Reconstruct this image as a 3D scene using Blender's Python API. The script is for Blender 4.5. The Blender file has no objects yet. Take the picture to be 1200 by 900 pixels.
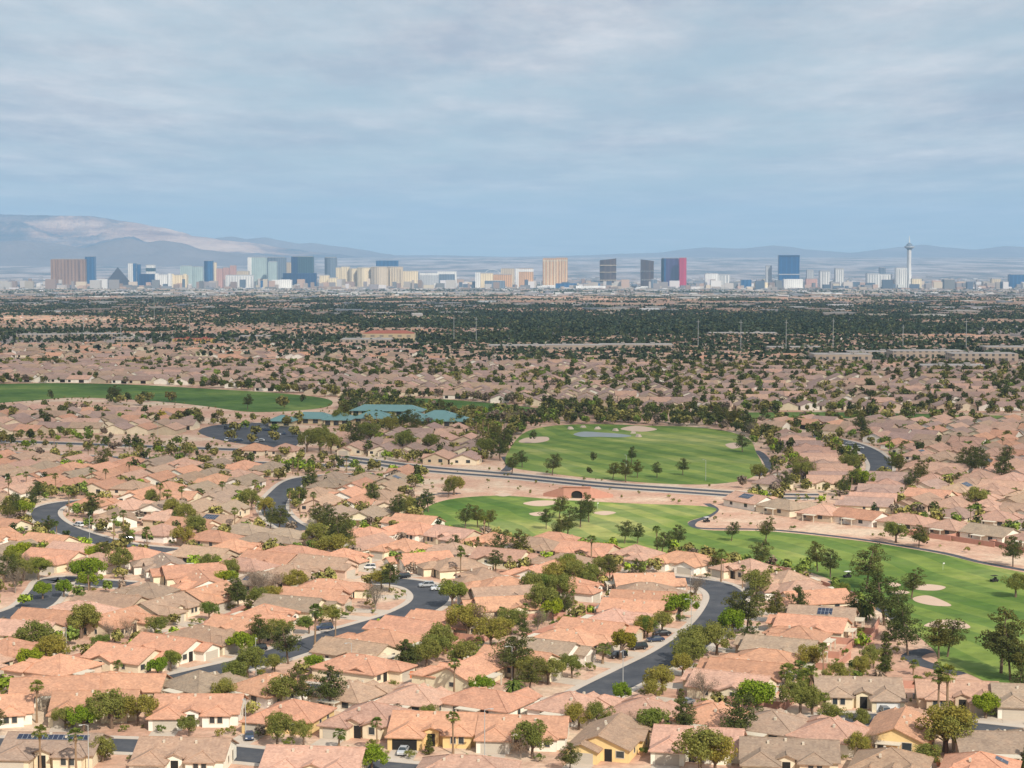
import bpy, math, random
import numpy as np
from mathutils import Vector, Matrix, noise

RS = random.Random(7)
NP = np.random.default_rng(11)
scene = bpy.context.scene
COL = scene.collection

# ------------------------------------------------------------------ camera
F = 2090.0
CAMZ = 100.0
PITCH = math.atan(153.0 / F)
cam_d = bpy.data.cameras.new('camera')
cam = bpy.data.objects.new('camera', cam_d)
COL.objects.link(cam)
cam.location = (0, 0, CAMZ)
cam.rotation_euler = (math.pi / 2 - PITCH, 0, 0)
cam_d.sensor_width = 36.0
cam_d.lens = 36.0 * F / 1200.0
cam_d.clip_start = 1.0
cam_d.clip_end = 120000.0
scene.camera = cam
CP, SP = math.cos(PITCH), math.sin(PITCH)


def gz(y):
    """ground height"""
    if y < 240:
        t = min(1.0, (240 - y) / 240.0)
        return 97.5 * t * t
    if y < 1500:
        return 0.0
    if y < 14500:
        return -(y - 1500) * 0.014
    if y < 20000:
        return -182.0
    t = min(1.0, (y - 20000) / 15000.0)
    return -182.0 + 198.0 * t * t * (3 - 2 * t)


def ray(px, py):
    x = (px - 600.0) / F
    v = -(py - 450.0) / F
    return Vector((x, CP + v * SP, -SP + v * CP))


def P(px, py, h=0.0):
    """point of the ground (raised by h) seen at a photo pixel"""
    d = ray(px, py)
    if d.z > -1e-4:
        d.z = -1e-4
    g = 0.0
    for _ in range(60):
        t = (g + h - CAMZ) / d.z
        g2 = gz(max(300.0, t * d.y))
        if abs(g2 - g) < 0.01:
            break
        g = 0.5 * g + 0.5 * g2
    return Vector((t * d.x, t * d.y, g))


def At(px, py, D):
    d = ray(px, py)
    t = D / d.y
    return Vector((t * d.x, D, CAMZ + t * d.z))


def proj(x, y, z):
    dz = z - CAMZ
    depth = y * CP - dz * SP
    up = y * SP + dz * CP
    return 600 + F * x / depth, 450 - F * up / depth


# ------------------------------------------------------------------ helpers
def tag(o, label=None, cat=None, group=None, kind=None):
    if label: o['label'] = label
    if cat: o['category'] = cat
    if group: o['group'] = group
    if kind: o['kind'] = kind
    return o


class MB:
    def __init__(s):
        s.v = []; s.f = []; s.m = []

    def add(s, vs, fs, m=0):
        b = len(s.v)
        s.v += [tuple(p) for p in vs]
        for f in fs:
            s.f.append(tuple(b + i for i in f)); s.m.append(m)

    def box(s, x0, x1, y0, y1, z0, z1, m=0, bottom=False):
        vs = [(x0, y0, z0), (x1, y0, z0), (x1, y1, z0), (x0, y1, z0), (x0, y0, z1), (x1, y0, z1), (x1, y1, z1), (x0, y1, z1)]
        fs = [(0, 1, 5, 4), (1, 2, 6, 5), (2, 3, 7, 6), (3, 0, 4, 7), (4, 5, 6, 7)]
        if bottom: fs.append((3, 2, 1, 0))
        s.add(vs, fs, m)

    def tube(s, pts, rad, n=7, m=0, cap=True):
        rings = []
        b = len(s.v)
        for i, p in enumerate(pts):
            p = Vector(p)
            a = Vector(pts[max(0, i - 1)]); c = Vector(pts[min(len(pts) - 1, i + 1)])
            t = (c - a).normalized()
            u = t.orthogonal().normalized() if abs(t.z) < 0.99 else Vector((1, 0, 0))
            w = t.cross(u).normalized(); u = w.cross(t)
            r = rad[i] if isinstance(rad, (list, tuple)) else rad
            for k in range(n):
                an = 2 * math.pi * k / n
                q = p + u * (math.cos(an) * r) + w * (math.sin(an) * r)
                s.v.append(tuple(q))
        for i in range(len(pts) - 1):
            for k in range(n):
                k2 = (k + 1) % n
                s.f.append((b + i * n + k, b + i * n + k2, b + (i + 1) * n + k2, b + (i + 1) * n + k)); s.m.append(m)
        if cap:
            s.f.append(tuple(b + (len(pts) - 1) * n + k for k in range(n))); s.m.append(m)

    def mesh(s, name, mats):
        me = bpy.data.meshes.new(name)
        me.from_pydata(s.v, [], s.f)
        for mt in mats: me.materials.append(mt)
        if len(mats) > 1: me.polygons.foreach_set('material_index', s.m)
        me.update()
        return me

    def build(s, name, mats, parent=None, loc=None):
        if not isinstance(mats, (list, tuple)): mats = [mats]
        return link(name, s.mesh(name, mats), parent, loc)


def link(name, me, parent=None, loc=None):
    o = bpy.data.objects.new(name, me)
    COL.objects.link(o)
    if parent: o.parent = parent
    if loc is not None: o.location = loc
    return o


def empty(name, loc, rz=0.0):
    o = bpy.data.objects.new(name, None)
    o.empty_display_size = 0.5
    COL.objects.link(o)
    o.location = loc; o.rotation_euler = (0, 0, rz)
    return o


def np_mesh(name, V, Q, mats, midx=None, tint=None):
    """V (n,3), Q (m,4) quads (degenerate allowed: last == first -> tri not used)"""
    me = bpy.data.meshes.new(name)
    n, m = len(V), len(Q)
    me.vertices.add(n); me.vertices.foreach_set('co', V.astype(np.float32).ravel())
    me.loops.add(m * 4); me.loops.foreach_set('vertex_index', Q.astype(np.int32).ravel())
    me.polygons.add(m)
    me.polygons.foreach_set('loop_start', np.arange(0, m * 4, 4, dtype=np.int32))
    try: me.polygons.foreach_set('loop_total', np.full(m, 4, dtype=np.int32))
    except Exception: pass
    for mt in mats: me.materials.append(mt)
    if midx is not None: me.polygons.foreach_set('material_index', midx.astype(np.int32))
    if tint is not None:
        a = me.attributes.new('tint', 'FLOAT_COLOR', 'POINT')
        c = np.ones((n, 4), np.float32); c[:, :3] = tint
        a.data.foreach_set('color', c.ravel())
    me.update(calc_edges=True)
    if tint is not None: me.shade_flat()
    return me


# ------------------------------------------------------------------ materials
def newmat(name):
    m = bpy.data.materials.new(name); m.use_nodes = True
    nt = m.node_tree
    for n in list(nt.nodes): nt.nodes.remove(n)
    out = nt.nodes.new('ShaderNodeOutputMaterial')
    return m, nt, out


class NT:
    def __init__(s, nt): s.nt = nt

    def n(s, t, **kw):
        nd = s.nt.nodes.new(t)
        for k, v in kw.items():
            if k.startswith('i_'):
                key = k[2:]
                key = int(key) if key.isdigit() else key
                s.put(nd.inputs[key], v)
            else: setattr(nd, k, v)
        return nd

    def put(s, sock, v):
        if isinstance(v, bpy.types.NodeSocket): s.nt.links.new(v, sock)
        else: sock.default_value = v

    def mix(s, a, b, f, mode='MIX'):
        nd = s.nt.nodes.new('ShaderNodeMix'); nd.data_type = 'RGBA'; nd.blend_type = mode
        s.put(nd.inputs[0], f)
        for sk, v in ((nd.inputs[6], a), (nd.inputs[7], b)):
            if isinstance(v, (tuple, list)) and len(v) == 3: v = (*v, 1)
            s.put(sk, v)
        return nd.outputs[2]

    def math(s, op, a, b=0.0, c=None):
        nd = s.nt.nodes.new('ShaderNodeMath'); nd.operation = op
        s.put(nd.inputs[0], a); s.put(nd.inputs[1], b)
        if c is not None: s.put(nd.inputs[2], c)
        return nd.outputs[0]

    def ramp(s, f, stops, interp='LINEAR'):
        nd = s.nt.nodes.new('ShaderNodeValToRGB'); nd.color_ramp.interpolation = interp
        el = nd.color_ramp.elements
        while len(el) < len(stops): el.new(0.5)
        for e, (p, c) in zip(el, stops):
            e.position = p; e.color = (*c, 1) if len(c) == 3 else c
        s.put(nd.inputs[0], f)
        return nd.outputs[0]

    def noise(s, vec, scale, detail=4, rough=0.55):
        nd = s.nt.nodes.new('ShaderNodeTexNoise')
        if vec is not None: s.nt.links.new(vec, nd.inputs['Vector'])
        nd.inputs['Scale'].default_value = scale; nd.inputs['Detail'].default_value = detail
        nd.inputs['Roughness'].default_value = rough
        return nd.outputs['Fac']

    def scalev(s, vec, sc):
        nd = s.nt.nodes.new('ShaderNodeVectorMath'); nd.operation = 'MULTIPLY'
        s.nt.links.new(vec, nd.inputs[0]); nd.inputs[1].default_value = sc
        return nd.outputs[0]


def principled(t, out, col, rough=0.8, bump=None, bstr=0.3, bdist=0.1, spec=0.3, metal=0.0):
    p = t.n('ShaderNodeBsdfPrincipled')
    t.put(p.inputs['Base Color'], (*col, 1) if isinstance(col, tuple) and len(col) == 3 else col)
    t.put(p.inputs['Roughness'], rough)
    p.inputs['Specular IOR Level'].default_value = spec
    p.inputs['Metallic'].default_value = metal
    if bump is not None:
        b = t.n('ShaderNodeBump'); b.inputs['Strength'].default_value = bstr; b.inputs['Distance'].default_value = bdist
        t.put(b.inputs['Height'], bump); t.nt.links.new(b.outputs[0], p.inputs['Normal'])
    t.nt.links.new(p.outputs[0], out.inputs[0])
    return p


def simple(name, col, rough=0.8, var=0.15, scale=1.0, spec=0.3, metal=0.0, coords='Object'):
    m, nt, out = newmat(name); t = NT(nt)
    tc = t.n('ShaderNodeTexCoord').outputs[coords]
    nz = t.noise(tc, scale, 5)
    c = t.mix(tuple(x * (1 - var) for x in col), tuple(min(1, x * (1 + var)) for x in col), nz)
    principled(t, out, c, rough, spec=spec, metal=metal)
    return m


def mat_roof(attr=False):
    m, nt, out = newmat('roof_tile' + ('_far' if attr else '')); t = NT(nt)
    if attr:
        base = t.n('ShaderNodeAttribute', attribute_name='tint').outputs['Color']
        tc = t.n('ShaderNodeTexCoord').outputs['Object']
    else:
        base = t.n('ShaderNodeObjectInfo').outputs['Color']
        tc = t.n('ShaderNodeTexCoord').outputs['Object']
    # per-tile variation: snapped coordinates
    sn = t.n('ShaderNodeVectorMath', operation='SNAP'); nt.links.new(tc, sn.inputs[0]); sn.inputs[1].default_value = (0.42, 0.42, 0.15)
    wn = t.n('ShaderNodeTexWhiteNoise', noise_dimensions='3D'); nt.links.new(sn.outputs[0], wn.inputs[0])
    c = t.mix(base, t.mix(base, (0.55, 0.5, 0.5), 1.0, 'MULTIPLY'), t.math('MULTIPLY', wn.outputs[0], 0.5))
    n1 = t.noise(tc, 0.35, 5, 0.6)
    r = t.ramp(n1, [(0.3, (0.82, 0.82, 0.84)), (0.5, (1, 1, 1)), (0.72, (1.14, 1.08, 1.04))])
    c = t.mix(c, r, 1.0, 'MULTIPLY')
    n2 = t.noise(t.scalev(tc, (1, 1, 6)), 1.3, 4, 0.6)
    c = t.mix(c, t.ramp(n2, [(0.4, (1, 1, 1)), (0.75, (0.8, 0.78, 0.78))]), 0.6, 'MULTIPLY')
    sep = t.n('ShaderNodeSeparateXYZ'); nt.links.new(tc, sep.inputs[0])
    saw = t.math('FRACT', t.math('MULTIPLY', sep.outputs[2], 1 / 0.15))
    principled(t, out, c, 0.85, bump=saw, bstr=0.35, bdist=0.04, spec=0.15)
    return m


def mat_wall(attr=False):
    m, nt, out = newmat('stucco' + ('_far' if attr else '')); t = NT(nt)
    base = t.n('ShaderNodeAttribute', attribute_name='tint').outputs['Color'] if attr else t.n('ShaderNodeObjectInfo').outputs['Color']
    tc = t.n('ShaderNodeTexCoord').outputs['Object']
    c = t.mix(base, t.ramp(t.noise(tc, 0.5, 6, 0.65), [(0.3, (0.86, 0.85, 0.84)), (0.65, (1.05, 1.04, 1.03))]), 1.0, 'MULTIPLY')
    principled(t, out, c, 0.9, bump=t.noise(tc, 18, 2), bstr=0.12, bdist=0.02, spec=0.1)
    return m


def mat_leaf(name, cols, trans=0.25):
    m, nt, out = newmat(name); t = NT(nt)
    g = t.n('ShaderNodeNewGeometry')
    oi = t.n('ShaderNodeObjectInfo')
    tc = t.n('ShaderNodeTexCoord').outputs['Object']
    r = t.math('ADD', t.math('MULTIPLY', g.outputs['Random Per Island'], 0.5), t.math('MULTIPLY', t.noise(tc, 0.45, 3), 0.5))
    c = t.ramp(r, [(0.15, cols[0]), (0.5, cols[1]), (0.85, cols[2])])
    c = t.mix(c, t.ramp(oi.outputs['Random'], [(0, (0.78, 0.86, 0.8)), (0.5, (1, 1, 1)), (1, (1.3, 1.1, 0.9))]), 1.0, 'MULTIPLY')
    p = t.n('ShaderNodeBsdfDiffuse'); t.put(p.inputs[0], c)
    tr = t.n('ShaderNodeBsdfTranslucent'); t.put(tr.inputs[0], c)
    mx = t.n('ShaderNodeMixShader'); mx.inputs[0].default_value = trans
    nt.links.new(p.outputs[0], mx.inputs[1]); nt.links.new(tr.outputs[0], mx.inputs[2])
    nt.links.new(mx.outputs[0], out.inputs[0])
    return m


M = {}
M['roof'] = mat_roof(); M['roof_far'] = mat_roof(True)
M['wall'] = mat_wall(); M['wall_far'] = mat_wall(True)
M['garage'] = simple('garage_door_paint', (0.52, 0.46, 0.38), 0.6, 0.08, 2)
M['trim'] = simple('trim_paint', (0.6, 0.53, 0.42), 0.7, 0.08, 2)
M['glass'] = simple('window_glass', (0.035, 0.045, 0.05), 0.12, 0.3, 0.6, spec=0.6)
M['dark'] = simple('dark_interior', (0.02, 0.018, 0.016), 0.9)  # flat near-black: painted shade of openings, also dark doors and cart bodies
M['white'] = simple('white_paint', (0.72, 0.71, 0.68), 0.6, 0.06, 1)
M['metal'] = simple('galvanised_metal', (0.35, 0.36, 0.36), 0.4, 0.1, 3, metal=0.6)
M['pole'] = simple('grey_pole_paint', (0.42, 0.42, 0.4), 0.5, 0.1, 3)
M['bark'] = simple('bark', (0.16, 0.11, 0.075), 0.95, 0.35, 4)
M['bark_pale'] = simple('pale_bark', (0.28, 0.23, 0.18), 0.95, 0.3, 4)
M['palmbark'] = simple('palm_trunk', (0.27, 0.18, 0.11), 0.95, 0.3, 5)
M['olive'] = mat_leaf('olive_leaves', [(0.15, 0.16, 0.04), (0.26, 0.265, 0.065), (0.38, 0.36, 0.10)], .42)
M['green'] = mat_leaf('green_leaves', [(0.12, 0.16, 0.03), (0.20, 0.25, 0.05), (0.29, 0.33, 0.08)], .42)
M['pine'] = mat_leaf('pine_needles', [(0.06, 0.075, 0.022), (0.115, 0.13, 0.038), (0.185, 0.195, 0.065)], 0.35)
M['lime'] = mat_leaf('lime_leaves', [(0.10, 0.15, 0.015), (0.22, 0.30, 0.025), (0.34, 0.40, 0.05)], 0.3)
M['bare'] = mat_leaf('bare_twigs', [(0.12, 0.09, 0.065), (0.22, 0.17, 0.13), (0.33, 0.26, 0.2)], 0.1)
M['yellow'] = mat_leaf('yellow_leaves', [(0.12, 0.11, 0.015), (0.30, 0.24, 0.03), (0.42, 0.33, 0.05)], 0.3)
M['palm'] = mat_leaf('palm_fronds', [(0.04, 0.06, 0.012), (0.11, 0.15, 0.03), (0.24, 0.26, 0.06)], 0.2)
M['thatch'] = simple('dead_frond_thatch', (0.25, 0.17, 0.09), 0.95, 0.3, 5)
M['blockwall'] = simple('salmon_block_wall', (0.50, 0.26, 0.19), 0.9, 0.15, 0.8)
M['tyre'] = simple('tyre_rubber', (0.02, 0.02, 0.02), 0.8)
M['solar'] = None
m, nt, out = newmat('solar_panel_cells'); t = NT(nt)
tc = t.n('ShaderNodeTexCoord').outputs['Object']
bk = t.n('ShaderNodeTexBrick'); nt.links.new(tc, bk.inputs[0]); bk.offset = 0
for k, v in (('Color1', (0.012, 0.02, 0.045, 1)), ('Color2', (0.018, 0.028, 0.06, 1)), ('Mortar', (0.25, 0.27, 0.3, 1)), ('Scale', 1.0), ('Mortar Size', 0.05), ('Brick Width', 1.0), ('Row Height', 1.6)):
    bk.inputs[k].default_value = v
principled(t, out, bk.outputs[0], 0.2, spec=0.5); M['solar'] = m
m, nt, out = newmat('car_paint'); t = NT(nt)
p = principled(t, out, t.n('ShaderNodeObjectInfo').outputs['Color'], 0.3, spec=0.5); p.inputs['Coat Weight'].default_value = 0.5; M['car'] = m

# asphalt
m, nt, out = newmat('asphalt'); t = NT(nt)
tc = t.n('ShaderNodeTexCoord').outputs['Object']
c = t.ramp(t.noise(tc, 0.15, 6, 0.65), [(0.3, (0.050, 0.055, 0.066)), (0.55, (0.078, 0.082, 0.092)), (0.75, (0.125, 0.122, 0.125))])
c = t.mix(c, t.ramp(t.noise(tc, 1.8, 3), [(0.4, (1, 1, 1)), (0.7, (0.75, 0.75, 0.78))]), 0.5, 'MULTIPLY')
principled(t, out, c, 0.85, spec=0.2); M['asphalt'] = m
M['concrete'] = simple('pale_concrete', (0.50, 0.43, 0.36), 0.9, 0.12, 0.4)
M['driveway'] = simple('driveway_concrete', (0.50, 0.42, 0.34), 0.9, 0.15, 0.5)
M['sand'] = simple('bunker_sand', (0.55, 0.40, 0.30), 0.95, 0.08, 0.3)
M['roadpaint'] = simple('road_paint', (0.7, 0.68, 0.6), 0.7)
M['rock'] = simple('pale_rock', (0.5, 0.4, 0.33), 0.95, 0.3, 0.5)

# ground: pink desert gravel near, greyer valley floor far away
m, nt, out = newmat('desert_gravel'); t = NT(nt)
tc = t.n('ShaderNodeTexCoord').outputs['Object']
a = t.ramp(t.noise(tc, 0.035, 7, 0.65), [(0.32, (0.48, 0.27, 0.19)), (0.48, (0.56, 0.36, 0.26)), (0.6, (0.64, 0.49, 0.36)), (0.75, (0.52, 0.44, 0.34))])
a = t.mix(a, t.ramp(t.noise(tc, 0.5, 5, 0.7), [(0.35, (0.75, 0.74, 0.73)), (0.6, (1.06, 1.05, 1.04))]), 1.0, 'MULTIPLY')
far = t.ramp(t.noise(t.scalev(tc, (1, 0.5, 1)), 0.0016, 8, 0.65), [(0.36, (0.09, 0.09, 0.085)), (0.46, (0.20, 0.17, 0.155)), (0.54, (0.36, 0.29, 0.26)), (0.64, (0.48, 0.41, 0.38))])
sep = t.n('ShaderNodeSeparateXYZ'); nt.links.new(tc, sep.inputs[0])
mr = t.n('ShaderNodeMapRange'); nt.links.new(sep.outputs[1], mr.inputs[0]); mr.inputs[1].default_value = 1400; mr.inputs[2].default_value = 2300
c = t.mix(a, far, mr.outputs[0])
principled(t, out, c, 0.95, bump=t.noise(tc, 0.8, 4), bstr=0.3, bdist=0.3, spec=0.1); M['ground'] = m

# golf turf
def turf(name, cols, stripe=0.2):
    m, nt, out = newmat(name); t = NT(nt)
    tc = t.n('ShaderNodeTexCoord').outputs['Object']
    n1 = t.noise(tc, 0.012, 5, 0.55)
    c = t.ramp(n1, [(0.32, cols[0]), (0.5, cols[1]), (0.66, cols[2])])
    c = t.mix(c, t.ramp(t.noise(tc, 0.09, 6, 0.7), [(0.3, (0.70, 0.76, 0.7)), (0.5, (1, 1, 1)), (0.72, (1.28, 1.16, 1.2))]), 1.0, 'MULTIPLY')
    dn = t.noise(tc, 0.008, 2)
    sep = t.n('ShaderNodeSeparateXYZ'); nt.links.new(tc, sep.inputs[0])
    ph = t.math('ADD', t.math('MULTIPLY', t.math('ADD', t.math('MULTIPLY', sep.outputs[0], 0.8), t.math('MULTIPLY', sep.outputs[1], 0.35)), 0.42), t.math('MULTIPLY', dn, 16.0))
    s = t.math('SINE', ph)
    s = t.math('GREATER_THAN', s, 0.0)
    c = t.mix(c, t.mix(c, (1 - stripe * 1.6, 1 - stripe, 1 - stripe), 1.0, 'MULTIPLY'), s)
    principled(t, out, c, 0.9, bump=t.noise(tc, 0.035, 3), bstr=0.9, bdist=6.0, spec=0.1)
    return m
M['fairway'] = turf('fairway_turf', [(0.10, 0.165, 0.03), (0.195, 0.255, 0.055), (0.36, 0.355, 0.12)])
M['fairway_dark'] = turf('shade_tinted_turf', [(0.045, 0.095, 0.02), (0.085, 0.15, 0.03), (0.17, 0.22, 0.055)], 0.06)  # darker greens put the cloud shade over the far strips into the colour
m, nt, out = newmat('pond_water'); t = NT(nt)
tc = t.n('ShaderNodeTexCoord').outputs['Object']
principled(t, out, (0.2, 0.22, 0.2), 0.3, bump=t.noise(tc, 0.9, 3), bstr=0.25, bdist=0.15, spec=0.6); M['water'] = m

# ------------------------------------------------------------------ ground sheet
ys = list(np.linspace(-300, 240, 20)) + [300, 400, 600, 900, 1200, 1499, 1700, 2500, 4000, 7000, 10000, 14500, 17000, 20000] + list(np.linspace(21500, 35000, 10)) + [40000, 46000]
xs = [-19000, -8000, -3000, -1000, 0, 1000, 3000, 8000, 19000]
V = [(x, y, gz(y)) for y in ys for x in xs]
nx = len(xs)
FC = [(j * nx + i, j * nx + i + 1, (j + 1) * nx + i + 1, (j + 1) * nx + i) for j in range(len(ys) - 1) for i in range(nx - 1)]
g = MB(); g.add(V, FC); o = g.build('ground', M['ground']); tag(o, 'pink desert gravel ground and wide valley floor', kind='structure')


def smooth_line(pts, closed=False, step=4):
    pts = [Vector(p) for p in pts]
    n = len(pts); outp = []
    rng = range(n if closed else n - 1)
    for i in rng:
        if closed: p0, p1, p2, p3 = pts[(i - 1) % n], pts[i], pts[(i + 1) % n], pts[(i + 2) % n]
        else: p0, p1, p2, p3 = pts[max(0, i - 1)], pts[i], pts[i + 1], pts[min(n - 1, i + 2)]
        for k in range(step):
            u = k / step
            outp.append(0.5 * ((2 * p1) + (p2 - p0) * u + (2 * p0 - 5 * p1 + 4 * p2 - p3) * u * u + (3 * p1 - p0 - 3 * p2 + p3) * u ** 3))
    if not closed: outp.append(pts[-1])
    return outp


def strip(mb, line, off0, off1, z, m=0, h=None):
    """ribbon along line between lateral offsets"""
    n = len(line)
    L, R_ = [], []
    for i, p in enumerate(line):
        a = line[max(0, i - 1)]; b = line[min(n - 1, i + 1)]
        t = (b - a); t.z = 0; t.normalize()
        nn = Vector((-t.y, t.x, 0))
        L.append(p + nn * off0); R_.append(p + nn * off1)
    vs = [(p.x, p.y, gz(p.y) + z) for p in L] + [(p.x, p.y, gz(p.y) + z) for p in R_]
    fs = [(i, i + 1, n + i + 1, n + i) for i in range(n - 1)]
    if off0 < off1: pass
    else: fs = [tuple(reversed(f)) for f in fs]
    mb.add(vs, fs, m)
    if h:
        for S in (L, R_):
            vs = [(p.x, p.y, gz(p.y) + z) for p in S] + [(p.x, p.y, gz(p.y) + z - h) for p in S]
            mb.add(vs, [(i, i + 1, n + i + 1, n + i) for i in range(n - 1)], m)


ROADS = []   # (list of points, half width)


def road(pix, width, name='street', walk=True, label=None, step=6, world=False):
    pts = [Vector(p) for p in pix] if world else [P(*p) for p in pix]
    for p in pts: p.z = 0
    line = smooth_line(pts, step=step)
    # unique points
    ln = [line[0]]
    for p in line[1:]:
        if (p - ln[-1]).length > 0.5: ln.append(p)
    hw = width / 2
    mb = MB(); strip(mb, ln, -hw, hw, 0.03)
    o = mb.build(name, M['asphalt']); tag(o, label or 'dark asphalt street between houses', kind='structure')
    if walk:
        mb = MB(); strip(mb, ln, -hw - 1.9, -hw, 0.14, h=0.14); strip(mb, ln, hw, hw + 1.9, 0.14, h=0.14)
        o = mb.build('sidewalk', M['concrete']); tag(o, 'pale concrete pavement with kerb', kind='structure')
    ROADS.append(([(p.x, p.y) for p in ln], hw + (1.9 if walk else 0)))
    return ln


r_c = road([(330, 806), (400, 812), (470, 822), (560, 829), (630, 828), (700, 824)], 10.5, label='side street behind the third row of houses')
r_b = road([(660, 838), (700, 812), (745, 789), (795, 763), (832, 735), (850, 710), (851, 696), (835, 686), (805, 681), (770, 677)], 10.5, label='wide dark street curving up beside the orange roofs')
r_d = road([(150, 812), (200, 799), (250, 787), (300, 775), (345, 761), (390, 746), (430, 735), (472, 722), (500, 708), (505, 697), (492, 687), (466, 682), (435, 681)], 10.5, label='dark street running past the left block to a tight bend')
r_e = road([(135, 588), (95, 588), (62, 593), (52, 603), (66, 616), (100, 629), (145, 640), (200, 646)], 10, label='C-shaped street bend with white car')
r_e2 = road([(150, 686), (95, 682), (66, 680), (56, 692), (36, 712), (-20, 730)], 10, label='dark street bend under lime trees')
r_f = road([(440, 556), (385, 558), (350, 563), (330, 578), (320, 594), (330, 610), (350, 622)], 10, label='dark street bend beside the palms')
r_g = road([(930, 508), (985, 517), (1018, 529), (1032, 545), (1028, 560)], 10, label='grey street curving between two rows of pale roofs')
r_h = road([(860, 858), (930, 850), (1000, 843), (1080, 848), (1210, 862), (1260, 870)], 10, label='street in front of the parked grey SUV')
r_a = road([(-60, 874), (60, 872), (190, 876), (330, 889), (470, 903), (620, 914), (760, 922)], 9.5, label='street between the two lowest rows of houses')
r_m1 = road([(400, 539), (430, 543), (500, 552), (600, 560), (700, 570), (800, 577), (890, 583), (960, 584)], 6, 'road', False, label='near carriageway of the divided road across the golf course')
r_m2 = road([(400, 535), (430, 539), (500, 547.5), (600, 556), (700, 566), (800, 573), (890, 579), (960, 580)], 6, 'road', False, label='far carriageway of the divided road across the golf course')
# pale kerb strips of the divided road
for ln, a, b in ((r_m1, -5.2, -3.0), (r_m1, 3.0, 4.0), (r_m2, -4.0, -3.0), (r_m2, 3.0, 5.2)):
    mb = MB(); strip(mb, ln, a, b, 0.14, h=0.14); tag(mb.build('sidewalk', M['concrete']), 'pale pavement edging the divided road', kind='structure')
# cart paths
for pts, w in (([(1060, 640), (1000, 631), (905, 621), (820, 619), (812, 612), (828, 606), (838, 597), (828, 590)], 3.0),
               ([(1060, 640), (1110, 649), (1150, 659), (1210, 670), (1270, 684)], 3.0),
               ([(975, 681), (1010, 702), (1045, 722), (1060, 738)], 3.0),
               ([(1130, 790), (1105, 784), (1080, 777), (1068, 770), (1078, 764), (1092, 762)], 5.0),
               ([(885, 528), (893, 533), (901, 545), (898, 552), (884, 558)], 4.0),
               ([(592, 535), (598, 545), (592, 552)], 4.5),
               ([(478, 605), (480, 590), (505, 580), (540, 578)], 2.5)):
    road(pts, w, 'cart_path', False, label='narrow asphalt cart path along the golf course')


def pt_in(poly, x, y):
    c = False; n = len(poly); j = n - 1
    for i in range(n):
        xi, yi = poly[i]; xj, yj = poly[j]
        if (yi > y) != (yj > y) and x < (xj - xi) * (y - yi) / (yj - yi) + xi: c = not c
        j = i
    return c


def sheet(name, pix, mat, z, label, closed_step=5, kind='structure'):
    pts = [P(*p) for p in pix]
    for p in pts: p.z = 0
    ln = smooth_line(pts, True, closed_step)
    from mathutils.geometry import tessellate_polygon
    tri = tessellate_polygon([ln])
    mb = MB(); mb.add([(p.x, p.y, gz(p.y) + z) for p in ln], [tuple(f) for f in tri])
    me = mb.mesh(name, [mat])
    # face up
    if me.polygons[0].normal.z < 0: me.flip_normals()
    o = link(name, me); tag(o, label, kind=kind)
    return [(p.x, p.y) for p in ln]


GOLF = []
GOLF.append(sheet('fairway', [(497, 603), (505, 592), (535, 584), (590, 581), (660, 586), (740, 590), (832, 594), (832, 603), (806, 612), (825, 621), (905, 623), (1000, 633), (1060, 642), (1110, 651), (1150, 661), (1210, 673), (1290, 690), (1330, 760), (1290, 850), (1185, 812), (1130, 788), (1102, 782), (1096, 764), (1072, 742), (1048, 720), (1010, 699), (970, 678), (930, 666), (880, 660), (800, 650), (700, 642), (600, 632), (530, 622)], M['fairway'], 0.05, 'bright green mown fairway sweeping to the right edge'))
GOLF.append(sheet('fairway', [(594, 545), (600, 522), (617, 506), (648, 499), (700, 497), (760, 499), (805, 500), (850, 505), (878, 515), (886, 530), (893, 546), (880, 560), (840, 567), (780, 567), (700, 561), (640, 554)], M['fairway'], 0.05, 'green fairway beyond the divided road'))
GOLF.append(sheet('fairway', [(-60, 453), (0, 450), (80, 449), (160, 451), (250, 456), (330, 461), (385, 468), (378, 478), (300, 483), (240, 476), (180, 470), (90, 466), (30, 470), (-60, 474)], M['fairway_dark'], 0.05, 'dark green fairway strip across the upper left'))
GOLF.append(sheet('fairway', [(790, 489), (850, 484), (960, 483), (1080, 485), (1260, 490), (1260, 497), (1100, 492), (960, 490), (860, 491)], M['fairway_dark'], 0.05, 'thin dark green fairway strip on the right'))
GOLF.append(sheet('fairway', [(440, 468), (500, 467), (570, 472), (640, 480), (640, 488), (560, 484), (480, 477)], M['fairway_dark'], 0.05, 'dark green lawn beyond the teal roofed clubhouse'))
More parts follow.
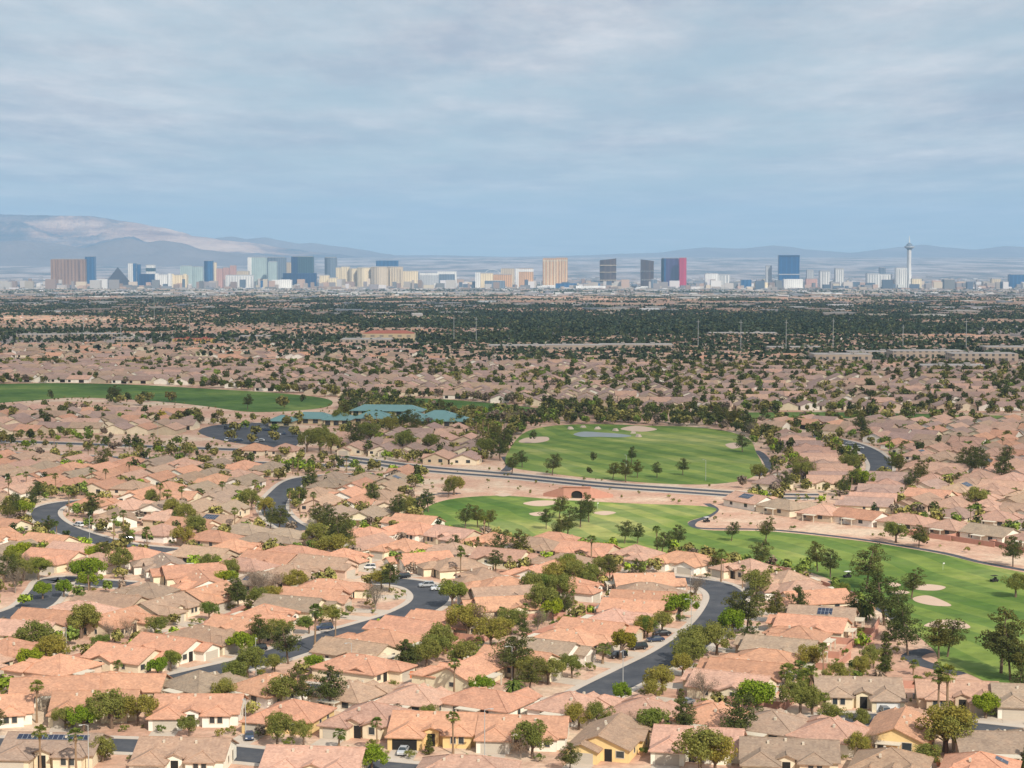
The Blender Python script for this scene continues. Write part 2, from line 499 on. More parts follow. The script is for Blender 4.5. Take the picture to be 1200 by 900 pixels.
for pix, lab in (([(1072, 686), (1090, 685), (1108, 688), (1100, 692), (1082, 692), (1070, 690)], 'oval sand bunker, upper of two beside the pines'),
                 ([(1070, 701), (1085, 698), (1100, 702), (1115, 710), (1095, 710), (1075, 706)], 'teardrop sand bunker just below the oval bunker'),
                 ([(1083, 733), (1100, 727), (1125, 728), (1137, 736), (1112, 737), (1090, 735)], 'pale sand bunker nearest the curved cart path'),
                 ([(1038, 684), (1050, 683), (1056, 686), (1048, 688)], 'small sand bunker by the pine trunks'),
                 ([(1042, 693), (1058, 692), (1066, 695), (1052, 697)], 'narrow sand bunker under the pines'),
                 ([(613, 590), (628, 587), (648, 587), (652, 590), (640, 593), (625, 593)], 'kidney sand bunker on the lower green'),
                 ([(620, 602), (635, 600), (640, 603), (628, 605)], 'small tan bunker below the kidney bunker'),
                 ([(695, 601), (710, 599), (722, 601), (708, 604)], 'tan bunker right of the pine clump'),
                 ([(580, 580), (592, 578), (600, 580), (590, 582)], 'sand bunker at the top edge of the lower green'),
                 ([(608, 517), (618, 513), (640, 512), (643, 516), (630, 519), (612, 519)], 'white sand bunker on the upper fairway'),
                 ([(727, 503), (745, 499), (770, 503), (752, 506)], 'pale waste bunker beside the pond'),
                 ([(850, 521), (862, 519), (870, 523), (858, 526)], 'sand bunker at the right end of the upper fairway')):
    sheet('sand_bunker', pix, M['sand'], 0.09, lab)
sheet('pond', [(672, 509), (684, 506), (705, 507), (726, 508.5), (740, 511), (728, 512.5), (702, 512), (682, 512)], M['water'], 0.1, 'small pale blue pond ringed by rocks')
# clubhouse car park
PARK = [(262, 497), (330, 496), (352, 505), (345, 524), (300, 522), (255, 515), (232, 505)]
park_w = sheet('car_park', PARK, M['asphalt'], 0.03, 'dark asphalt car park beside the clubhouse', 3)
NOBUILD = [park_w]

# ------------------------------------------------------------------ houses: templates
PITCHR = 0.40


def roof_block(mb, cx, cy, lx, ly, axis, e=2.62, hip=(False, False), ov=0.5, m=0, p=PITCHR):
    U = (lx if axis == 'x' else ly) / 2 + ov
    W = (ly if axis == 'x' else lx) / 2 + ov
    h = W * p
    u0 = -U + (W if hip[0] else 0); u1 = U - (W if hip[1] else 0)
    if u0 > u1: u0 = u1 = (u0 + u1) / 2
    vs = [(-U, -W, e), (U, -W, e), (U, W, e), (-U, W, e), (u0, 0, e + h), (u1, 0, e + h)]
    fs = [(0, 1, 5, 4), (2, 3, 4, 5)]
    if hip[0]: fs.append((3, 0, 4))
    if hip[1]: fs.append((1, 2, 5))
    th = 0.2
    n = len(vs)
    allv = vs + [(a, b, c - th) for a, b, c in vs]
    edges = {}
    for f in fs:
        for i in range(len(f)):
            a, b = f[i], f[(i + 1) % len(f)]
            edges[(a, b)] = 1
    F2 = list(fs) + [tuple(n + i for i in reversed(f)) for f in fs]
    for (a, b) in list(edges):
        if (b, a) not in edges: F2.append((b, a, n + a, n + b))
    tr = (lambda a, b, c: (cx + a, cy + b, c)) if axis == 'x' else (lambda a, b, c: (cx - b, cy + a, c))
    mb.add([tr(*q) for q in allv], F2, m)
    if lx * ly < 400:
        caps = [((u0, 0, e + h), (u1, 0, e + h))] if u1 - u0 > .3 else []
        if hip[0]: caps += [((-U, -W, e), (u0, 0, e + h)), ((-U, W, e), (u0, 0, e + h))]
        if hip[1]: caps += [((U, -W, e), (u1, 0, e + h)), ((U, W, e), (u1, 0, e + h))]
        for a_, b_ in caps: mb.tube([tr(*a_), tr(*b_)], .13, 5, m)


def wall_block(mb, cx, cy, lx, ly, axis, e=2.62, gab=(True, True), ov=0.5, m=0, p=PITCHR):
    h0 = e + ov * p - 0.22
    mb.box(cx - lx / 2, cx + lx / 2, cy - ly / 2, cy + ly / 2, -0.1, h0, m)
    U = (lx if axis == 'x' else ly) / 2; W = (ly if axis == 'x' else lx) / 2
    top = h0 + W * p
    for k, s in ((0, -1), (1, 1)):
        if not gab[k]: continue
        ua, ub = s * U, s * (U - 0.3)
        vs = [(ua, -W, h0), (ua, W, h0), (ua, 0, top), (ub, -W, h0), (ub, W, h0), (ub, 0, top)]
        fs = [(0, 1, 2), (5, 4, 3), (0, 2, 5, 3), (2, 1, 4, 5)]
        if s < 0: fs = [tuple(reversed(f)) for f in fs]
        if axis == 'x': tv = [(cx + a, cy + b, c) for a, b, c in vs]
        else: tv = [(cx - b, cy + a, c) for a, b, c in vs]
        mb.add(tv, fs, m)


class HT: pass


def make_type(kind, mir):
    """returns template with parts; front is -Y; footprint half sizes"""
    s = -1 if mir else 1
    T = HT(); T.kind = kind
    wall, roof = MB(), MB()
    blocks = []; wins = []; garage = None; door = None; T.vents = []; T.chim = None
    if kind == 'wide':      # ridge parallel to the street, gables at both ends
        T.hx, T.hy = 9.3, 8.3
        blocks = [(0, 1.8, 18, 12, 'x', (True, True), (False, False), 0.0),
                  (-5.4 * s, -5.0, 6.8, 6.4, 'y', (False, False), (True, False), -0.004),
                  (4.6 * s, -4.2, 5.6, 3.0, 'y', (False, False), (True, False), -0.009),
                  (-0.6 * s, -3.8, 3.2, 2.0, 'y', (True, False), (False, False), 0.5)]
        garage = (-5.4 * s, -8.2, 4.9, 2.15)
        door = (-0.6 * s, -4.8)
        wins = [('f', 3.9 * s, -5.7, 1.0, 1.5), ('f', 5.5 * s, -5.7, 1.0, 1.5), ('s', 9.0 * s, 0.5, 0.8, 1.2), ('s', 9.0 * s, 4.2, 0.9, 1.9), ('s', -9.0 * s, 3, 1.2, 1.0), ('b', -4, 7.8, 1.8, 1.3), ('b', 4.5, 7.8, 1.5, 1.2)]
        T.patio = (0.2, 7.8, 5.0, 3.0)
        T.solar = (2.2, 1.3, 'x'); T.ridge = (0, 1.8, 'x', 7)
    elif kind == 'widehip':
        T.hx, T.hy = 9.6, 8.3
        blocks = [(0, 1.6, 18.4, 12.4, 'x', (False, False), (True, True), 0.0),
                  (5.2 * s, -5.1, 6.8, 6.4, 'y', (True, False), (False, False), -0.004),
                  (-4.8 * s, -5.0, 5.2, 3.6, 'y', (False, False), (True, False), -0.008)]
        garage = (5.2 * s, -8.3, 4.9, 2.15)
        door = (0.2 * s, -4.6)
        wins = [('f', -4.0 * s, -6.8, 1.0, 1.5), ('f', -5.7 * s, -6.8, 1.0, 1.5), ('s', 9.2 * s, 2.5, 1.2, 1.1), ('s', -9.2 * s, 2.5, 1.0, 1.6), ('b', -3.5, 7.8, 2.0, 1.4), ('b', 4, 7.8, 1.4, 1.2)]
        T.patio = (0.0, 7.8, 5.5, 2.6)
        T.solar = (-1, 1.2, 'x'); T.ridge = (0, 1.6, 'x', 3)
    elif kind == 'deep':    # ridge runs from street to yard
        T.hx, T.hy = 6.4, 10.4
        blocks = [(0, 1.2, 12.2, 17.6, 'y', (True, True), (False, False), 0.0),
                  (-2.7 * s, -8.6, 6.4, 4.0, 'y', (True, False), (False, False), -0.005),
                  (4.2 * s, 3.5, 5.5, 6.0, 'x', (True, True), (False, False), -0.009)]
        garage = (-2.7 * s, -10.6, 4.8, 2.15)
        door = (2.0 * s, -7.6)
        wins = [('f', 4.4 * s, -7.6, 1.6, 1.3), ('s', 6.1 * s, -3.0, 1.0, 1.2), ('s', 6.95 * s, 3.5, 1.0, 1.5), ('s', -6.1 * s, 0, 1.0, 1.3), ('s', -6.1 * s, 5, 1.4, 1.3), ('b', -2.5, 10.0, 1.9, 1.5), ('b', 2.8, 10.0, 1.4, 1.2)]
        T.patio = (1.0, 10.0, 5.0, 2.6)
        T.solar = (-1, 3.0, 'y'); T.ridge = (0, 1.2, 'y', 7)
    elif kind == 'deephip':
        T.hx, T.hy = 6.6, 10.2
        blocks = [(0, 1.6, 12.6, 16.6, 'y', (False, False), (True, True), 0.0),
                  (2.8 * s, -7.6, 6.3, 4.8, 'y', (False, False), (True, False), -0.004),
                  (-3.6 * s, -2.0, 4.4, 5.0, 'x', (False, True) if s < 0 else (True, False), (False, False), -0.009)]
        garage = (2.8 * s, -10.0, 4.8, 2.15)
        door = (-1.6 * s, -6.7)
        wins = [('f', -4.3 * s, -6.7, 1.6, 1.3), ('s', 6.3 * s, 0.0, 1.0, 1.2), ('s', 6.3 * s, 5, 1.3, 1.3), ('s', -6.3 * s, 3, 1.0, 1.5), ('b', -2.5, 9.9, 1.9, 1.5), ('b', 2.8, 9.9, 1.4, 1.2)]
        T.patio = (0.0, 9.9, 6.0, 2.4)
        T.solar = (1, 3.0, 'y'); T.ridge = (0, 1.6, 'y', 2)
    else:                   # 'square' pyramid-like hip with front garage wing
        T.hx, T.hy = 7.8, 8.4
        blocks = [(0.4 * s, 1.8, 14.0, 12.6, 'y', (False, False), (True, True), 0.0),
                  (-4.2 * s, -5.4, 6.2, 5.6, 'y', (False, False), (True, False), -0.004),
                  (3.4 * s, -4.3, 4.2, 2.6, 'y', (True, False), (False, False), -0.008),
                  (-1.0 * s, -4.3, 3.4, 3.2, 'y', (True, False), (False, False), 0.55)]
        garage = (-4.2 * s, -8.2, 4.6, 2.15)
        door = (0.3 * s, -5.9)
        wins = [('f', 3.4 * s, -5.6, 1.3, 1.4), ('s', 7.4 * s, 0.5, 1.0, 1.3), ('s', 7.4 * s, 4.5, 1.1, 1.3), ('s', -6.6 * s, 3, 1.2, 1.0), ('b', -3, 8.1, 1.8, 1.4), ('b', 3.5, 8.1, 1.4, 1.2)]
        T.patio = (0.5, 8.1, 5.0, 2.8)
        T.solar = (1, 2.5, 'y'); T.ridge = (0.4 * s, 1.8, 'y', 0.2)
    zsol = None
    for i, (cx, cy, lx, ly, ax, gb, hp, dz) in enumerate(blocks):
        wall_block(wall, cx, cy, lx - (0.03 * i), ly, ax, 2.62 + dz, gb, m=0)
        roof_block(roof, cx, cy, lx, ly, ax, 2.62 + dz, hp)
    # patio cover: posts + slab
    px_, py_, pw, pd = T.patio
    pm = MB()
    pm.box(px_ - pw / 2, px_ + pw / 2, py_ + 0.02, py_ + pd, 2.35, 2.52, 0, True)
    for sx in (-1, 1): pm.box(px_ + sx * (pw / 2 - 0.3) - 0.15, px_ + sx * (pw / 2 - 0.3) + 0.15, py_ + pd - 0.4, py_ + pd - 0.1, 0, 2.35)
    T.patio_me = pm.mesh('patio_cover', [M['trim']])
    # roof vents
    rx, ry, rax, _ = T.ridge
    T.vent_me = []
    for k in range(3):
        vm = MB()
        if rax == 'x': q = (rx - 4 + 3.3 * k, ry - 1.6 + 0.9 * (k % 2))
        else: q = (rx - 1.6 + 0.9 * (k % 2), ry - 3.2 + 2.9 * k)
        W = 6.3
        dist = abs(q[1] - ry) if rax == 'x' else abs(q[0] - rx)
        zz = 2.62 + (6.5 - dist) * PITCHR
        vm.box(q[0] - 0.22, q[0] + 0.22, q[1] - 0.22, q[1] + 0.22, zz - 0.2, zz + 0.45, 0)
        T.vent_me.append(vm.mesh('roof_vent', [M['trim']]))
    gx, gy, gw, gh = garage
    gm = MB(); gm.box(gx - gw / 2, gx + gw / 2, gy - 0.05, gy + 0.1, 0.0, gh, 0)
    for k in range(1, 4): gm.box(gx - gw / 2 + 0.05, gx + gw / 2 - 0.05, gy - 0.065, gy - 0.045, gh * k / 4 - 0.02, gh * k / 4 + 0.02, 1)
    T.garage_me = gm.mesh('garage_door', [M['garage'], M['trim']])
    T.gpos = garage
    dm = MB(); dx, dy = door
    dm.box(dx - 0.75, dx + 0.75, dy - 0.07, dy + 0.02, 0, 2.5, 0)
    T.door_me = dm.mesh('front_door', [M['dark']])
    T.win_me = []
    low = MB(); low.v = list(wall.v); low.f = list(wall.f); low.m = list(wall.m)
    for side, a, b, w, h in wins:
        wm = MB(); z0 = 0.95 if h < 1.6 else 0.4
        if side in 'fb':
            q = -1 if side == 'f' else 1
            y0, y1 = sorted((b + q * 0.05, b - q * 0.03)); f0, f1 = sorted((b + q * 0.09, b - q * 0.03))
            fr = 0.12
            wm.box(a - w / 2, a + w / 2, y0, y1, z0, z0 + h, 0)
            for bx in ((a - w / 2 - fr, a - w / 2, z0 - fr, z0 + h + fr), (a + w / 2, a + w / 2 + fr, z0 - fr, z0 + h + fr), (a - w / 2, a + w / 2, z0 + h, z0 + h + fr), (a - w / 2, a + w / 2, z0 - fr, z0)):
                wm.box(bx[0], bx[1], f0, f1, bx[2], bx[3], 1, True)
            low.box(a - w / 2, a + w / 2, y0, y1, z0, z0 + h, 1)
        else:
            q = 1 if a > 0 else -1
            y0, y1 = sorted((a + q * 0.05, a - q * 0.03)); f0, f1 = sorted((a + q * 0.09, a - q * 0.03))
            fr = 0.12
            wm.box(y0, y1, b - w / 2, b + w / 2, z0, z0 + h, 0)
            for bx in ((b - w / 2 - fr, b - w / 2, z0 - fr, z0 + h + fr), (b + w / 2, b + w / 2 + fr, z0 - fr, z0 + h + fr), (b - w / 2, b + w / 2, z0 + h, z0 + h + fr), (b - w / 2, b + w / 2, z0 - fr, z0)):
                wm.box(f0, f1, bx[0], bx[1], bx[2], bx[3], 1, True)
            low.box(y0, y1, b - w / 2, b + w / 2, z0, z0 + h, 1)
        T.win_me.append(wm.mesh('window', [M['glass'], M['trim']]))
    T.wall_me = wall.mesh('wall', [M['wall']]); T.roof_me = roof.mesh('roof', [M['roof']])
    low.box(gx - gw / 2, gx + gw / 2, gy - 0.05, gy + 0.1, 0, gh, 2)
    T.low_me = low.mesh('wall', [M['wall'], M['glass'], M['garage']])
    # patio joined into low roof
    am = MB(); sx_ = T.hx - .9 if kind != 'deep' else 6.1
    am.box(-sx_ - 1.15, -sx_ - .3, 5.0, 5.9, .05, .95, 0, True); am.box(-sx_ - 1.05, -sx_ - .4, 5.1, 5.8, .95, 1.02, 0)
    T.ac_me = am.mesh('air_conditioner', [M['metal']])
    return T


TY = {(k, mir): make_type(k, mir) for k in ('wide', 'widehip', 'deep', 'deephip', 'square') for mir in (False, True)}

ROOFC = {'orange': (0.57, 0.315, 0.205), 'salmon': (0.54, 0.34, 0.25), 'brown': (0.44, 0.305, 0.215), 'grey': (0.37, 0.28, 0.205), 'pale': (0.39, 0.27, 0.22)}
WALLC = {'cream': (0.78, 0.68, 0.50), 'yellow': (0.78, 0.57, 0.28), 'white': (0.85, 0.80, 0.70), 'beige': (0.58, 0.47, 0.34), 'pink': (0.64, 0.48, 0.37)}


def jit(c, a=0.06, r=RS):
    k = 1 + r.uniform(-a, a)
    return tuple(min(1, x * k * (1 + r.uniform(-0.02, 0.02))) for x in c)


HOUSES = []   # dict


def rect_hit(a, b, sh=0.93):
    for (p, q) in ((a, b), (b, a)):
        c, s = math.cos(p['rot']), math.sin(p['rot'])
        dx, dy = q['x'] - p['x'], q['y'] - p['y']
        lx, ly = dx * c + dy * s, -dx * s + dy * c
        dr = q['rot'] - p['rot']
        cc, ss = abs(math.cos(dr)), abs(math.sin(dr))
        ex = q['hx'] * cc + q['hy'] * ss; ey = q['hx'] * ss + q['hy'] * cc
        if abs(lx) > (p['hx'] + ex) * sh or abs(ly) > (p['hy'] + ey) * sh: return False
    return True


HG = {}


def hkey(x, y): return (int(x // 30), int(y // 30))


def near_houses(x, y):
    i, j = hkey(x, y)
    for a in (i - 1, i, i + 1):
        for b in (j - 1, j, j + 1):
            yield from HG.get((a, b), ())


def road_dist(x, y):
    best = 1e9
    for ln, hw in ROADS:
        for k in range(0, len(ln) - 1):
            ax, ay = ln[k]; bx, by = ln[k + 1]
            if min(ax, bx) - 30 > x or max(ax, bx) + 30 < x or min(ay, by) - 30 > y or max(ay, by) + 30 < y: continue
            vx, vy = bx - ax, by - ay
            t = max(0, min(1, ((x - ax) * vx + (y - ay) * vy) / (vx * vx + vy * vy + 1e-9)))
            d = math.hypot(x - ax - t * vx, y - ay - t * vy) - hw
            if d < best: best = d
    return best


def in_golf(x, y):
    return any(pt_in(g_, x, y) for g_ in GOLF) or any(pt_in(g_, x, y) for g_ in NOBUILD)


def corners(h, grow=0.0):
    c, s = math.cos(h['rot']), math.sin(h['rot'])
    for a in (-1, 1):
        for b in (-1, 1):
            u, v = a * (h['hx'] + grow), b * (h['hy'] + grow)
            yield h['x'] + u * c - v * s, h['y'] + u * s + v * c


def add_house(x, y, rot, kind, roof, wall, row, force=False, mir=None, **kw):
    if mir is None: mir = RS.random() < 0.5
    T = TY[(kind, mir)]
    h = dict(x=x, y=y, rot=rot, kind=kind, mir=mir, hx=T.hx, hy=T.hy, roof=roof, wall=wall, row=row, **kw)
    if not force:
        for q in near_houses(x, y):
            if rect_hit(h, q): return None
        pts = list(corners(h, -0.5)) + [(x, y)]
        c_, s_ = math.cos(rot), math.sin(rot)
        pts += [(x + s_ * h['hy'], y - c_ * h['hy']), (x - s_ * h['hy'], y + c_ * h['hy'])]
        for p in pts:
            if road_dist(*p) < 0.8 or in_golf(*p): return None
    HOUSES.append(h); HG.setdefault(hkey(x, y), []).append(h)
    return h


def EH(px, py, face, kind, roof, wall, row, **kw):
    p = P(px, py, 3.4)
    return add_house(p.x, p.y, math.radians(face), kind, roof, wall, row, True, **kw)


R1, R2, R3 = 'bottom row', 'second row from bottom', 'third row from bottom'
# bottom row
EH(62, 872, -4, 'wide', 'grey', 'cream', R1, mir=False, solar=True)
EH(215, 879, -4, 'wide', 'brown', 'white', R1, mir=False)
EH(368, 889, -6, 'wide', 'salmon', 'cream', R1, mir=True)
EH(545, 900, -8, 'widehip', 'salmon', 'beige', R1, mir=True)
EH(690, 915, -8, 'wide', 'salmon', 'cream', R1, mir=False)
EH(925, 880, -8, 'wide', 'grey', 'cream', R1, mir=False)
EH(1045, 893, -20, 'square', 'brown', 'white', R1, mir=True)
EH(1145, 897, -20, 'square', 'orange', 'cream', R1, mir=False, solar=True)
# second row
EH(-15, 828, 15, 'wide', 'orange', 'white', R2, mir=False)
EH(112, 822, 5, 'wide', 'orange', 'cream', R2, mir=False)
EH(232, 826, 0, 'wide', 'orange', 'white', R2, mir=False)
EH(338, 833, -18, 'square', 'orange', 'yellow', R2, mir=False)
EH(430, 838, -18, 'square', 'salmon', 'cream', R2, mir=False)
EH(513, 848, -6, 'wide', 'orange', 'yellow', R2, mir=False, open_garage=True)
EH(613, 852, -6, 'wide', 'orange', 'white', R2, mir=False)
EH(713, 860, -18, 'deep', 'brown', 'yellow', R2, mir=False)
EH(818, 866, -12, 'wide', 'salmon', 'white', R2, mir=False)
# third row, backs to the camera
EH(66, 800, 190, 'wide', 'orange', 'white', R3)
EH(150, 796, 178, 'wide', 'orange', 'beige', R3)
EH(242, 797, 140, 'square', 'grey', 'white', R3)
EH(318, 800, 140, 'square', 'orange', 'white', R3)
EH(416, 806, 150, 'square', 'brown', 'white', R3)
EH(489, 811, 160, 'square', 'salmon', 'beige', R3)
EH(573, 815, 150, 'widehip', 'orange', 'white', R3)
EH(675, 821, 150, 'square', 'salmon', 'white', R3)
EH(757, 826, 150, 'square', 'salmon', 'cream', R3)
EH(838, 834, 150, 'square', 'orange', 'white', R3)
EH(907, 842, 150, 'square', 'grey', 'white', R3)
EH(975, 852, 150, 'square', 'salmon', 'white', R3)
EH(1056, 850, 160, 'deep', 'orange', 'yellow', R3)
EH(1172, 866, 175, 'wide', 'grey', 'beige', R3)
R4 = 'row behind the grey SUV'
EH(1006, 806, -5, 'wide', 'grey', 'cream', R4, mir=True, white_door=True)
EH(1122, 809, -8, 'wide', 'salmon', 'beige', R4, mir=True)
EH(1215, 815, -10, 'wide', 'grey', 'white', R4, mir=False)


def stack(path, face, kinds, roofs, walls, row, spacing=14.2, h=3.4, force=False):
    pts = [P(px, py, h) for px, py in path]
    for p in pts: p.z = 0
    ln = smooth_line(pts, step=8)
    acc = 0.0; k = 0; nxt = 0.0
    mirs = [RS.random() < .5 for _ in range(60)]
    for i in range(len(ln) - 1):
        seg = (ln[i + 1] - ln[i]); L = seg.length
        while nxt <= acc + L:
            p = ln[i] + seg * ((nxt - acc) / max(L, 1e-6))
            ang = math.atan2(seg.y, seg.x)
            # front (-Y rotated) should face 'face' degrees direction (world azimuth of facing vector)
            c1 = ang - math.pi / 2; c2 = ang + math.pi / 2
            f = math.radians(face)
            fa = c1 if math.cos(c1 - f) > math.cos(c2 - f) else c2
            rot = fa + math.pi / 2 + RS.uniform(-0.03, 0.03)
            kd = kinds[k % len(kinds)]
            okk = add_house(p.x, p.y, rot, kd, roofs[k % len(roofs)], walls[k % len(walls)], row, force)
            if okk is None:
                for sh in (2, 4, -2, -4, 6, -6):
                    q = p + Vector((math.sin(rot), -math.cos(rot), 0)) * sh
                    okk = add_house(q.x, q.y, rot, kd, roofs[k % len(roofs)], walls[k % len(walls)], row, force)
                    if okk: break
            if okk is None and kd != 'deep':
                okk = add_house(p.x, p.y, rot, 'deep', roofs[k % len(roofs)], walls[k % len(walls)], row, force)
            h1 = TY[(kd, False)].hx
            k += 1
            h2 = TY[(kinds[k % len(kinds)], False)].hx
            nxt += (h1 + h2) * 0.97 + 1.0 if okk else 3.0
        acc += L


DK = ['deep', 'deep', 'deephip', 'deep', 'square']
OR = ['orange', 'salmon', 'orange', 'brown', 'orange', 'grey', 'salmon']
WC = ['cream', 'white', 'cream', 'beige', 'white', 'cream', 'pink']
stack([(160, 766), (215, 750), (262, 737), (300, 724), (338, 710), (372, 696), (392, 684)], -20, DK, ['orange', 'orange', 'brown', 'orange', 'orange', 'grey', 'orange'], WC, 'row left of the tight street bend')
stack([(405, 757), (452, 742), (490, 731), (520, 720)], 160, ['deep', 'deephip', 'deep'], ['brown', 'orange', 'orange', 'orange'], WC, 'row below the tight street bend')
stack([(588, 707), (578, 697), (560, 686), (540, 676), (522, 668), (505, 660), (488, 652)], 180, DK, ['orange', 'brown', 'orange', 'orange', 'brown', 'orange'], WC, 'row right of the tight street bend', spacing=13.6)
stack([(612, 771), (655, 753), (695, 737), (730, 722), (752, 708), (762, 695), (762, 684), (752, 674), (735, 664)], -20, DK, ['orange', 'grey', 'orange', 'orange', 'salmon', 'orange', 'orange', 'brown'], WC, 'row left of the wide curved street', spacing=14.0)
stack([(852, 797), (872, 782), (895, 767), (915, 752), (935, 738), (955, 722), (965, 708)], 180, DK, ['salmon', 'orange', 'orange', 'grey', 'orange', 'orange', 'grey'], WC, 'row right of the wide curved street', spacing=14.4)
stack([(950, 699), (925, 688), (900, 677), (868, 668), (835, 661)], 200, ['deep', 'deephip', 'square'], ['orange', 'salmon', 'brown', 'salmon'], WC, 'row beyond the curved street end', spacing=14.6)
stack([(800, 654), (745, 648), (690, 643), (640, 639), (590, 634), (545, 628), (505, 622), (470, 618)], -90, ['widehip', 'square', 'wide'], ['orange', 'salmon', 'orange', 'brown'], ['white', 'cream', 'beige'], 'row along the lower fairway', spacing=14.5)
stack([(22, 735), (55, 723), (100, 711), (150, 697), (185, 685)], 140, DK, ['salmon', 'orange', 'salmon', 'brown', 'grey'], WC, 'row below the lime trees')
stack([(215, 690), (200, 672), (188, 660)], 180, ['wide', 'deep'], ['grey', 'orange', 'orange'], ['white', 'cream'], 'row above the lime trees')
stack([(470, 640), (430, 636), (395, 632)], -90, ['square', 'deep'], OR, WC, 'short row above the bend')
stack([(200, 632), (160, 624), (120, 612), (112, 600)], 150, ['wide', 'deep'], ['orange', 'brown', 'orange'], WC, 'row inside the C-shaped bend')
stack([(884, 584), (930, 592), (985, 598), (1015, 602), (1075, 609), (1130, 616), (1185, 624), (1235, 634)], 90, ['wide', 'widehip', 'square'], ['salmon', 'grey', 'salmon', 'orange', 'salmon'], ['white', 'cream', 'beige'], 'row facing away beyond the lower fairway', spacing=15.5)
stack([(1015, 588), (1040, 560), (1045, 545), (1030, 528), (1010, 515)], 200, DK, ['pale', 'salmon', 'pale'], WC, 'row right of the grey street', spacing=14)
stack([(975, 562), (972, 548), (955, 530), (935, 516), (920, 506)], 0, DK, ['salmon', 'pale', 'salmon'], WC, 'row left of the grey street', spacing=14)
stack([(60, 652), (105, 656), (150, 662)], -90, ['wide', 'square'], ['orange', 'salmon'], WC, 'short row above the lime trees')


# automatic street grids for the rest
def region(poly, phi, names, roofs, s0=14.6, tmin=-2000, half=14.0, pitch=53.0, roads=True, maxd=99999, walls=WC, off=0.0, ybend=0.0):
    a = math.radians(phi); ux, uy = math.cos(a), math.sin(a); vx, vy = -uy, ux
    W = [P(*q) for q in poly]
    ts = [w.x * vx + w.y * vy for w in W]; ss = [w.x * ux + w.y * uy for w in W]
    t = math.floor(min(ts) / pitch) * pitch + off; r = 0
    while t < max(ts):
        r += 1
        inside = []
        s = min(ss)
        segs = []; cur = []
        while s < max(ss):
            bend = ybend * math.sin(s / 140.0)
            x, y = s * ux + (t + bend) * vx, s * uy + (t + bend) * vy
            if y > 330 and pt_in(poly, *proj(x, y, gz(y))) and not in_golf(x, y) and not any(rect_hit(dict(x=x, y=y, rot=0, hx=5.5, hy=5.5), q, 1.0) for q in near_houses(x, y)):
                cur.append(Vector((x, y, 0)))
            else:
                if len(cur) > 8: segs.append(cur)
                cur = []
            s += 6.0
        if len(cur) > 8: segs.append(cur)
        if roads:
            for sg in segs:
                if min(road_dist(p.x, p.y) for p in sg[2:-2]) > -2: road(sg, 9.0, 'street', True, label='residential street in the ' + names, step=1, world=True)
        for side in (-1, 1):
            s = min(ss) + RS.uniform(0, 10)
            while s < max(ss):
                bend = ybend * math.sin(s / 140.0)
                tt = t + bend + side * half + RS.uniform(-0.8, 0.8)
                x, y = s * ux + tt * vx, s * uy + tt * vy
                kd = RS.choice(['deep', 'deep', 'square', 'deephip', 'wide'])
                hw_ = TY[(kd, False)].hx
                ok = None
                if y > 330 and y < maxd and pt_in(poly, *proj(x, y, gz(y))):
                    rot = a + (0 if side > 0 else math.pi) + ybend / 140.0 * math.cos(s / 140.0)
                    ok = add_house(x, y, rot, kd, RS.choice(roofs), RS.choice(walls), (names, r, side))
                s += hw_ * 1.9 + 1.2 if ok else 2.5
        t += pitch


LB = [(-90, 500), (250, 524), (340, 532), (430, 547), (490, 558), (455, 580), (470, 606), (470, 650), (430, 700), (300, 720), (250, 660), (-90, 640)]
region([(-90, 500), (250, 524), (340, 532), (420, 546), (492, 557), (462, 578), (470, 608), (440, 622), (200, 610), (-90, 600)], -14, 'upper left block', ['orange', 'salmon', 'orange', 'brown', 'grey'], ybend=9, pitch=50, half=13)
region([(-90, 600), (200, 610), (440, 622), (470, 612), (640, 640), (760, 652), (760, 700), (700, 760), (560, 800), (420, 800), (200, 795), (-90, 830)], 62, 'middle left block', ['orange', 'salmon', 'orange', 'orange', 'brown', 'grey'], pitch=43, half=10.7, roads=False)
region([(905, 572), (1000, 592), (1080, 604), (1270, 634), (1290, 497), (905, 497), (925, 560)], -35, 'right block', ['salmon', 'salmon', 'pale', 'orange', 'brown'], off=20, roads=False, pitch=45, half=11.5)
stack([(-40, 479), (20, 478), (60, 480), (100, 480)], -90, ['square', 'deep', 'deephip'], ['salmon', 'brown', 'pale'], WC, 'upper left strip, far row')
stack([(105, 481), (150, 481), (212, 482)], -90, ['wide', 'square'], ['salmon', 'orange', 'pale'], WC, 'cluster left of the car park')
region([(-90, 484), (60, 484), (220, 488), (226, 512), (100, 508), (-90, 500)], -8, 'upper left strip', ['salmon', 'pale', 'brown', 'orange'], roads=False, pitch=46, half=12)
PL = ['pale', 'pale', 'salmon', 'brown', 'pale']
region([(-90, 424), (1290, 424), (1290, 481), (850, 480), (640, 478), (560, 468), (390, 464), (250, 452), (-90, 446)], -6, 'farthest block', PL, roads=False, maxd=1640, ybend=14)
region([(500, 540), (560, 546), (560, 520), (540, 505), (440, 508), (400, 520), (420, 540)], -10, 'clubhouse cluster', ['salmon', 'pale'], roads=False)
print('houses', len(HOUSES))

ORD = lambda n: '%d%s' % (n, 'th' if 10 <= n % 100 <= 20 else {1: 'st', 2: 'nd', 3: 'rd'}.get(n % 10, 'th'))
# visible, sorted by distance
for h in HOUSES:
    h['px'], h['py'] = proj(h['x'], h['y'], gz(h['y']) + 3)
    h['d'] = h['y']
vis = [h for h in HOUSES if -45 < h['px'] < 1245 and h['py'] < 915]
vis.sort(key=lambda h: h['d'])
IND = vis[:300]; REST = vis[300:]
print('individual houses to', IND[-1]['d'], 'rest', len(REST))
# references
rows = {}
for h in IND: rows.setdefault(h['row'], []).append(h)
